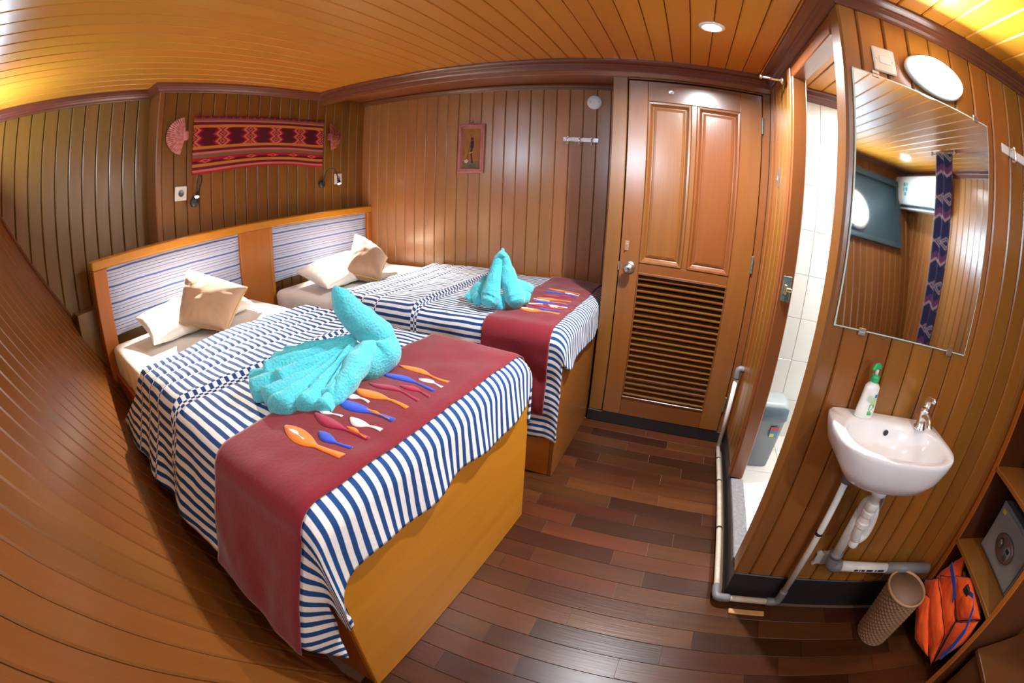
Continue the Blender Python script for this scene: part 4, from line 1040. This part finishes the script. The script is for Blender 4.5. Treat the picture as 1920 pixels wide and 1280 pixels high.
# ------------------------------------------------------------------ plumbing
M_PVC = simple('white_pvc', (0.74, 0.72, 0.68), 0.35, noise_amt=0.08, nscale=25)
M_PVCD = simple('stained_pvc', (0.50, 0.42, 0.32), 0.5, noise_amt=0.35, nscale=30)
M_PVCG = simple('grey_pvc', (0.17, 0.165, 0.17), 0.45)
t = thing('basin_trap', 'white bottle trap and waste pipe under the basin', 'waste pipe', (0.80, 1.08, 0.0))
part('tailpiece', join(lathe([(0.030, 0.722), (0.032, 0.700), (0.032, 0.690), (0.020, 0.682), (0.019, 0.60)], 24), lathe([(0.024, 0.655), (0.026, 0.650), (0.026, 0.628), (0.022, 0.624)], 24)), M_PVC, t, True)
part('bottle', join(tube([(0, 0, 0.615), (-0.004, 0, 0.57), (0.004, 0.004, 0.52), (0.02, 0.01, 0.492), (0.045, 0.015, 0.505), (0.05, 0.02, 0.55), (0.038, 0.02, 0.60), (0.02, 0.03, 0.63), (0.02, 0.07, 0.60), (0.03, 0.09, 0.54)], [0.022, 0.021, 0.021, 0.020, 0.020, 0.020, 0.021, 0.020, 0.019, 0.019], 18, sub=6), lathe([(0.019, 0.46), (0.021, 0.464), (0.021, 0.485), (0.016, 0.49)], 20, 'z', (0.018, 0.01, 0))), M_PVC, t, True)
for z in (0.60, 0.555): part('nut', lathe([(0.024, z), (0.027, z + 0.004), (0.027, z + 0.020), (0.024, z + 0.024)], 12, 'z', (0, 0, 0)), M_PVC, t)
part('waste_pipe', tube([(0.03, 0.09, 0.55), (0.03, 0.09, 0.33)], 0.0215, 20), M_PVC, t, True)
part('elbow', join(tube([(0.03, 0.09, 0.345), (0.03, 0.09, 0.305), (0.045, 0.09, 0.286), (0.08, 0.09, 0.283)], 0.027, 20, sub=5), lathe([(0.030, 0.335), (0.030, 0.352)], 20, 'z', (0.03, 0.09, 0))), M_PVCG, t, True)
hzp = part('horizontal_pipe', tube([(0.08, 0.09, 0.283), (0.34, 0.09, 0.277)], 0.0215, 20), M_PVC, t, True)
part('coupling', tube([(0.33, 0.09, 0.277), (0.60, 0.09, 0.272)], 0.0255, 20), M_PVCG, t, True)
for i, (a, w_) in enumerate(((0.150, 0.020), (0.176, 0.006), (0.188, 0.018), (0.215, 0.034), (0.262, 0.008), (0.276, 0.034))):
    part('pipe_print', box((a, 0.0675, 0.276), (a + w_, 0.0682, 0.286), 0.0002), M_BLACKP, hzp)
part('hose', tube([(0.05, 0.06, 0.71), (0.075, 0.05, 0.64), (0.080, 0.06, 0.55), (0.06, 0.10, 0.52)], 0.0055, 10, sub=6), simple('braided_hose', (0.4, 0.4, 0.42), 0.4, 0.7), t, True)
part('cement_patch', rbox((-0.035, 0.118, 0.255), (0.05, 0.134, 0.32), 0.006, (12, 4, 10), lambda p: p + Vector((nz(p, 60), 0, nz(p, 55))) * 0.012), simple('cement', (0.42, 0.38, 0.33), 0.9), t, True)
t = thing('supply_pipe', 'thin stained white pipe from the basin along the plinths to the cabin door', 'pipe', (0.705, 1.178, 0.0))
part('riser', tube([(0, 0, 0.10), (0.004, 0, 0.66)], 0.0135, 14), M_PVC, t, True)
part('sleeve', tube([(0.004, 0, 0.655), (0.006, 0, 0.72)], 0.021, 16), M_PVCG, t, True)
part('strap', lathe([(0.0165, 0.425), (0.0165, 0.435)], 14, 'z', (0.001, 0, 0)), M_BLACKP, t)
part('elbow', tube([(0, 0, 0.115), (0, 0, 0.062), (-0.012, 0, 0.042), (-0.05, 0, 0.040)], 0.0175, 14, sub=4), M_PVCG, t, True)
part('floor_run', tube([(-0.03, 0, 0.040), (-0.235, 0, 0.038)], 0.0135, 14), M_PVCD, t, True)
part('elbow', tube([(-0.215, 0, 0.038), (-0.262, 0, 0.038), (-0.274, 0.014, 0.038), (-0.274, 0.06, 0.038)], 0.0175, 14, sub=4), M_PVCG, t, True)
part('floor_run', tube([(-0.274, 0.04, 0.038), (-0.272, 0.5, 0.038), (-0.270, 1.16, 0.040)], 0.0135, 14, sub=3), M_PVCD, t, True)
for y in (0.42, 0.80, 1.02): part('strap', lathe([(0.0165, -0.004), (0.0165, 0.004)], 14, 'y', (-0.272, y, 0.038)), M_BLACKP, t)
part('riser', tube([(-0.270, 1.155, 0.03), (-0.268, 1.17, 0.50)], 0.0135, 14), M_PVC, t, True)
part('elbow', tube([(-0.268, 1.168, 0.480), (-0.268, 1.17, 0.525), (-0.258, 1.17, 0.540), (-0.235, 1.17, 0.540)], 0.018, 14, sub=4), M_PVCG, t, True)
o = bx('wood_wedge', (0.50, 1.125, 0.0), (0.66, 1.150, 0.010), simple('raw_wood', (0.50, 0.28, 0.10), 0.7, noise_amt=0.3, nscale=40), None, 0.003)
tag(o, 'thin strip of raw wood on the floor below the pipe at the partition corner', 'wood strip')

# ------------------------------------------------------------------ basket
t = thing('waste_basket', 'tall round woven brown basket standing on the floor below the basin', 'basket', (1.222, 1.052, 0.0))
M_WEAVE = simple('woven_cane', (0.23, 0.125, 0.065), 0.75, noise_amt=0.3, nscale=140)
V = []; F = []; na, nzr = 120, 56
for j in range(nzr + 1):
    z = 0.272 * j / nzr + 0.002; r0 = mix(0.086, 0.102, j / nzr)
    for i in range(na):
        a = 2 * PI * i / na; k = 0.0022 * math.sin(PI * j) + 0.0024 * (1 if (i // 3 + j // 2) % 2 else -1) * (1 if j % 2 else 0.3)
        V.append(((r0 + k) * math.cos(a), (r0 + k) * math.sin(a), z))
for j in range(nzr):
    for i in range(na): F.append((j * na + i, j * na + (i + 1) % na, (j + 1) * na + (i + 1) % na, (j + 1) * na + i))
part('woven_side', (V, F), M_WEAVE, t)
part('lining', lathe([(0.099, 0.274), (0.083, 0.010), (0.002, 0.008)], 60), simple('basket_lining', (0.21, 0.12, 0.075), 0.6, noise_amt=0.15, nscale=8), t, True)
part('rim', lathe([(0.096, 0.272), (0.097, 0.279), (0.102, 0.282), (0.107, 0.279), (0.106, 0.270), (0.100, 0.266)], 60), simple('basket_rim', (0.42, 0.24, 0.12), 0.6), t, True)

# ------------------------------------------------------------------ cabinet with safe
CX0, CX1, CY0, CY1 = 1.50, 1.98, 0.70, YS - 0.004
t = thing('open_cabinet', 'dark wooden open shelf cabinet at the right end of the basin wall', 'cabinet', (CX0, CY0, 0.0))
W_ = CX1 - CX0; Dp = CY1 - CY0
M_EDGE = wood('cabinet_edge', (0.40, 0.13, 0.025), (0.55, 0.20, 0.04), axis='z', rough=0.35, var=0.03)
W_DKZ = wood('cabinet_side', (0.075, 0.024, 0.012), (0.13, 0.042, 0.02), axis='z', rough=0.35, var=0.05)
bx('side_panel', (0.006, Dp - 0.022, 0), (W_, Dp, 1.55), W_DKZ, t, 0.001)
bx('edge_strip', (0.0, Dp - 0.030, 0.16), (0.007, Dp, 1.55), M_EDGE, t, 0.002)
bx('side_panel', (0.006, 0.0, 0), (W_, 0.022, 1.55), W_DKZ, t, 0.001)
bx('edge_strip', (0.0, -0.002, 0), (0.007, 0.026, 1.55), M_EDGE, t, 0.002)
bx('back_panel', (W_ - 0.012, 0.022, 0), (W_, Dp - 0.022, 1.55), W_DARK, t, 0.001)
for z in (0.400, 0.752, 1.15, 1.53): bx('shelf', (0.0 if z < 1 else 0.02, 0.022, z), (W_ - 0.012, Dp - 0.022, z + 0.020), W_SHELF, t, 0.002)
s_ = thing('safe', 'grey hotel safe with keypad on the lower shelf of the cabinet', 'safe', (1.655, 0.972, 0.421), R(-90))
M_SAFE = simple('safe_grey', (0.24, 0.25, 0.26), 0.42, noise_amt=0.1, nscale=60)
bx('body', (-0.17, 0.0, 0.0), (0.17, 0.26, 0.225), M_SAFE, s_, 0.004)
bx('door', (-0.158, -0.010, 0.012), (0.158, 0.002, 0.213), simple('safe_door', (0.28, 0.29, 0.30), 0.38, noise_amt=0.1, nscale=60), s_, 0.003)
kp = part('lock_plate', lathe([(0.050, -0.010), (0.051, -0.018), (0.046, -0.022), (0.002, -0.022)], 40, 'y', (0.0, 0, 0.110), sx=1.6), simple('lock_plate', (0.22, 0.17, 0.16), 0.3, 0.5), s_, True)
part('dial_knob', lathe([(0.022, -0.022), (0.021, -0.034), (0.016, -0.040), (0.002, -0.041)], 24, 'y', (-0.035, 0, 0.112)), simple('dial', (0.20, 0.18, 0.19), 0.25, 0.7), kp, True)
part('keypad', lathe([(0.029, -0.022), (0.028, -0.028), (0.002, -0.029)], 28, 'y', (0.036, 0, 0.110)), M_SAFE, kp, True)
part('display', box((0.022, -0.031, 0.114), (0.050, -0.0285, 0.130), 0.001), M_BLACKP, kp)
for i in range(3):
    for j in range(3): part('key', box((0.023 + i * 0.010, -0.031, 0.087 + j * 0.008), (0.030 + i * 0.010, -0.0285, 0.0925 + j * 0.008), 0.001), M_BLACKP, kp)
part('sticker', box((-0.142, -0.0108, 0.188), (-0.112, -0.0098, 0.204), 0.0002), simple('yellow_sticker', (0.75, 0.60, 0.02), 0.5), s_)
o = thing('step_box', 'low brown wooden box on the floor beyond the cabinet, lower right', 'box', (1.575, 0.08, 0.0))
bx('top_board', (0, 0, 0.250), (0.60, 0.60, 0.272), W_DARK, o, 0.003); bx('side_board', (0.012, 0.01, 0), (0.59, 0.59, 0.250), W_DARK, o, 0.002)

# ------------------------------------------------------------------ life vests
def vest(name, lab, panels, straps, buckles, org):
    g = thing('life_vest', lab, 'life vest', org, 0, 'orange life vests')
    for i, (cs, T) in enumerate(panels):
        cs = [tuple(Vector(c) - Vector(org)) for c in cs]
        o, e = pillow('float_panel', cs, T, M_VEST, g, n=18, pinch=0.02, wr=0.007, seed=i * 2.3)
        part('seam', tube(e, 0.0028, 6), M_SEAM, o)
    for pth in straps: 
        V = []; F = []; P = [Vector(q) - Vector(org) for q in pth[0]]; w_ = Vector(pth[1])
        for p in P: V += [tuple(p - w_), tuple(p + w_)]
        F = [(i * 2, i * 2 + 1, i * 2 + 3, i * 2 + 2) for i in range(len(P) - 1)]
        s = mk('strap', V, F, M_STRAP, g); m_ = s.modifiers.new('t', 'SOLIDIFY'); m_.thickness = 0.004; m_.offset = 0
    for b in buckles:
        b = Vector(b) - Vector(org); part('buckle', join(box(b - Vector((0.008, 0.02, 0.016)), b + Vector((0.008, 0.012, 0.016)), 0.004), box(b - Vector((0.006, 0.034, 0.012)), b + Vector((0.004, -0.016, 0.012)), 0.002)), M_BLACKP, g)
    return g
vest('life_vest', 'orange life vest with black buckle and blue straps, upright against the cabinet', [
    ([(1.50, 1.15, 0.150), (1.52, 0.98, 0.295), (1.56, 1.12, 0.385), (1.56, 1.19, 0.200)], 0.07),
    ([(1.535, 0.82, 0.060), (1.49, 0.86, 0.255), (1.47, 1.03, 0.345), (1.49, 1.13, 0.260)], 0.085),
    ([(1.50, 0.854, 0.262), (1.515, 0.755, 0.370), (1.515, 0.965, 0.395), (1.50, 1.05, 0.330)], 0.085),
    ([(1.53, 0.80, 0.055), (1.54, 0.745, 0.25), (1.50, 0.752, 0.365), (1.485, 0.848, 0.262)], 0.095),
    ([(1.56, 0.85, 0.03), (1.60, 1.05, 0.03), (1.58, 1.08, 0.33), (1.55, 0.90, 0.34)], 0.09)],
    [([(1.445, 0.880, 0.402), (1.443, 0.845, 0.418), (1.443, 0.800, 0.402), (1.436, 0.745, 0.335), (1.432, 0.735, 0.262), (1.440, 0.745, 0.170)], (0, 0.010, 0.004)), ([(1.452, 1.085, 0.362), (1.446, 1.030, 0.355), (1.446, 0.975, 0.340), (1.452, 0.93, 0.310)], (0, 0.006, 0.012))],
    [(1.440, 0.905, 0.400)], (1.54, 0.95, 0.0))
vest('life_vest', 'folded orange life vest leaning in front of the other, beside the basket', [
    ([(1.515, 0.79, 0.040), (1.475, 0.84, 0.190), (1.425, 1.085, 0.290), (1.435, 1.165, 0.205)], 0.075),
    ([(1.45, 0.96, 0.035), (1.485, 0.83, 0.060), (1.415, 1.04, 0.220), (1.405, 1.13, 0.180)], 0.075),
    ([(1.50, 0.92, 0.03), (1.53, 0.85, 0.15), (1.47, 1.06, 0.28), (1.46, 1.13, 0.20)], 0.08)],
    [([(1.385, 1.07, 0.155), (1.372, 1.075, 0.19), (1.385, 1.08, 0.225)], (0.008, 0.008, 0))], [], (1.46, 0.97, 0.0))

# ------------------------------------------------------------------ bathroom bin
t = thing('pedal_bin', 'grey plastic swing lid bin inside the bathroom doorway', 'bin', (0.605, 2.13, 0.122), R(8))
M_BIN = simple('bin_grey', (0.20, 0.23, 0.25), 0.4); M_BINL = simple('bin_lid', (0.10, 0.15, 0.19), 0.3); M_BINT = simple('bin_flap', (0.42, 0.50, 0.53), 0.22, coat=0.3)
def rrect(w_, d_, z, e=5, n_=40):
    o_ = []
    for i in range(n_):
        a = 2 * PI * i / n_; c, s = math.cos(a), math.sin(a); o_.append((math.copysign(abs(c) ** (2 / e), c) * w_ / 2, math.copysign(abs(s) ** (2 / e), s) * d_ / 2, z))
    return o_
cap_soft(part('body', stack([rrect(0.165, 0.15, 0.0), rrect(0.17, 0.155, 0.004), rrect(0.215, 0.19, 0.29), rrect(0.212, 0.187, 0.292)]), M_BIN, t, True))
cap_soft(part('lid', stack([rrect(0.225, 0.20, 0.286), rrect(0.228, 0.203, 0.292), rrect(0.225, 0.20, 0.345), rrect(0.205, 0.18, 0.358), rrect(0.19, 0.165, 0.356)]), M_BINL, t, True))
V = []; F = []
for i in range(15):
    a = PI * i / 14
    for j in range(9): V.append(((j / 8 - 0.5) * 0.19, -0.085 * math.cos(a), 0.352 + 0.042 * math.sin(a)))
for i in range(14):
    for j in range(8): k = i * 9 + j; F.append((k, k + 1, k + 10, k + 9))
o_ = part('swing_flap', (V, F), M_BINT, t, True); m_ = o_.modifiers.new('t', 'SOLIDIFY'); m_.thickness = 0.003
sk = part('sticker', box((0.015, -0.094, 0.205), (0.065, -0.090, 0.262), 0.0005), simple('sticker_blue', (0.05, 0.22, 0.42), 0.5), t); sk.matrix_local = Matrix.Translation((0, 0.006, 0.0)) @ Matrix.Rotation(R(3.4), 4, 'X')
part('sticker_band', box((0.015, -0.0955, 0.246), (0.065, -0.0935, 0.262), 0.0003), simple('sticker_red', (0.60, 0.02, 0.03), 0.5), sk)
part('sticker_band', box((0.020, -0.0955, 0.207), (0.045, -0.0935, 0.225), 0.0003), simple('sticker_yellow', (0.75, 0.55, 0.05), 0.5), sk)

# ------------------------------------------------------------------ portholes in the hull
M_DAY = simple('daylit_pane', (0.8, 0.9, 1.0), 0.3, emis=(0.62, 0.82, 1.0), es=LM['port'])
def porthole(i, s, z, rad, lab):
    p, n = hull_pt(s, z, 0.02 if i == 1 else 0.0); zx = n; ux = Vector((0, 0, 1)); ux = (ux - zx * ux.dot(zx)).normalized(); rx = ux.cross(zx)
    g = bpy.data.objects.new('window_%d' % i, None); C.objects.link(g); g['kind'] = 'structure'; g['label'] = lab
    g.matrix_world = Matrix(((rx.x, ux.x, zx.x, p.x), (rx.y, ux.y, zx.y, p.y), (rx.z, ux.z, zx.z, p.z), (0, 0, 0, 1)))
    part('frame_ring', lathe([(rad, 0.004), (rad, 0.026), (rad + 0.010, 0.034), (rad + 0.035, 0.034), (rad + 0.045, 0.026), (rad + 0.045, 0.0)], 40), M_STEEL, g, True)
    part('pane', lathe([(rad + 0.001, 0.006), (rad * 0.5, 0.010), (0.002, 0.011)], 40), M_DAY, g, True)
    return g
porthole(1, 4.30, 1.60, 0.14, 'round porthole behind the camera, seen in the mirror')
porthole(2, 2.10, 1.80, 0.14, 'round porthole in the hull behind the camera')
porthole(3, 0.36, 1.80, 0.10, 'round porthole high in the hull near the recessed wall')
# dark framed board round the mirrored porthole
def hull_board(name, s0, s1, z0, z1, off, m, lab_, parent=None, tk=0.02):
    V = []; F = []
    for (o_) in (0.0, off):
        for s, z in ((s0, z0), (s1, z0), (s1, z1), (s0, z1)): V.append(tuple(hull_pt(s, z, o_)[0]))
    F = [(0, 1, 2, 3), (4, 5, 6, 7), (0, 1, 5, 4), (1, 2, 6, 5), (2, 3, 7, 6), (3, 0, 4, 7)]
    return part(name, (V, F), m, parent, kind='structure' if not parent else None)
M_TEALD = simple('dark_teal_frame', (0.03, 0.06, 0.075), 0.35)
hull_board('trim_21', 3.9, 4.95, 1.36, 1.40, 0.05, M_TEALD, ''); hull_board('trim_22', 3.9, 4.95, 1.93, 1.99, 0.05, M_TEALD, ''); hull_board('trim_23', 4.90, 4.95, 1.40, 1.93, 0.04, M_TEALD, '')
hull_board('trim_24', 3.9, 4.95, 1.40, 1.93, 0.004, M_TEALD, '')

# ------------------------------------------------------------------ air conditioner and curtain (seen in the mirror)
t = thing('air_conditioner', 'white wall air conditioner with a teal sticker, seen in the mirror', 'air conditioner', (XE, -1.36, 1.76), R(-90))
M_AC = simple('ac_white', (0.82, 0.86, 0.86), 0.3)
pr = [(0, 0.0), (-0.13, 0.0), (-0.185, 0.035), (-0.20, 0.08), (-0.195, 0.26), (-0.17, 0.30), (0, 0.30)]
cap_soft(part('casing', prism([(y, z) for y, z in pr], 'x', -0.44, 0.44), M_AC, t), 35)
bx('air_slot', (-0.38, -0.178, 0.012), (0.38, -0.150, 0.034), M_BLACKP, t, 0.002); bx('flap', (-0.39, -0.165, -0.008), (0.39, -0.10, 0.006), M_AC, t, 0.003)
for i in range(4):
    for j in range(3):
        if (i + j) % 3: bx('sticker_mark', (0.12 + i * 0.022, -0.203, 0.11 + j * 0.045), (0.137 + i * 0.022, -0.198, 0.145 + j * 0.045), simple('teal', (0.02, 0.35, 0.38), 0.5) if i + j == 1 else bpy.data.materials.get('teal') or M_GREEN, t, 0.002)
fc = bpy.data.curves.new('brand_lettering', 'FONT'); fc.body = 'AUX'; fc.size = 0.035; fc.extrude = 0.001
_t = bpy.data.objects.new('tmp', fc); C.objects.link(_t); bpy.context.view_layer.update(); _me = bpy.data.meshes.new_from_object(_t.evaluated_get(bpy.context.evaluated_depsgraph_get())); bpy.data.objects.remove(_t)
fo = bpy.data.objects.new('lettering', _me); C.objects.link(fo); fo.parent = t; fo.location = (-0.16, -0.200, 0.125); fo.rotation_euler = (R(90), 0, 0); _me.materials.append(simple('lettering_grey', (0.25, 0.3, 0.35), 0.4))
V = []; F = []; cols = []
NB, NP = (0.018, 0.016, 0.055), (0.10, 0.03, 0.09)
def cpat(u, v):
    q = (v / 0.30) % 1; x = abs(u - 0.09) ; zz = abs(((u / 0.06) % 1) - 0.5) * 0.25
    if u > 0.185 and u < 0.192: return (0.25, 0.22, 0.2)
    if u >= 0.192: return (0.02, 0.05, 0.07)
    d = abs(q - 0.5) * 0.30 + abs(((u / 0.085) % 1) - 0.5) * 0.085
    if abs(q - 0.5) < 0.16 and (0.020 < d < 0.028 or 0.036 < d < 0.046): return (0.30, 0.22, 0.24)
    if abs((q + zz) % 1 - 0.12) < 0.03: return (0.32, 0.22, 0.24)
    return NP if 0.12 < (q + zz) % 1 < 0.3 else NB
nx, ny = 80, 300
for i in range(nx + 1):
    for j in range(ny + 1):
        u, v = i / nx * 0.24, j / ny * 1.66
        V.append((u * 0.92 + 0.012 * math.sin(v * 2.0), 0.018 * math.sin(u * 60) + 0.02 * math.sin(v * 1.7 + u * 8), 0.46 + v)); cols.append(cpat(u, v))
for i in range(nx):
    for j in range(ny): k = i * (ny + 1) + j; F.append((k, k + ny + 1, k + ny + 2, k + 1))
MC = Matrix.Translation((1.9, -0.24, 0)) @ Matrix.Rotation(R(-90), 4, 'Z')
o = fixn(mk('curtain', V, F, M_WOVEN, None, True, cols=cols, M=MC)); s = o.modifiers.new('t', 'SOLIDIFY'); s.thickness = 0.003
tag(o, 'narrow dark patterned curtain hanging by the air conditioner, seen in the mirror', 'curtain')
cr = thing('curtain_rod', 'short steel rod under the ceiling carrying the patterned curtain', 'rod', (1.9, -0.36, 2.118))
part('rod', tube([(0, -0.18, 0), (0, 0.18, 0)], 0.007, 10), M_STEEL, cr, True)
for s in (-1, 1): part('bracket', box((-0.01, s * 0.17 - 0.004, -0.01), (0.01, s * 0.17 + 0.004, 0.022), 0.001), M_STEEL, cr)
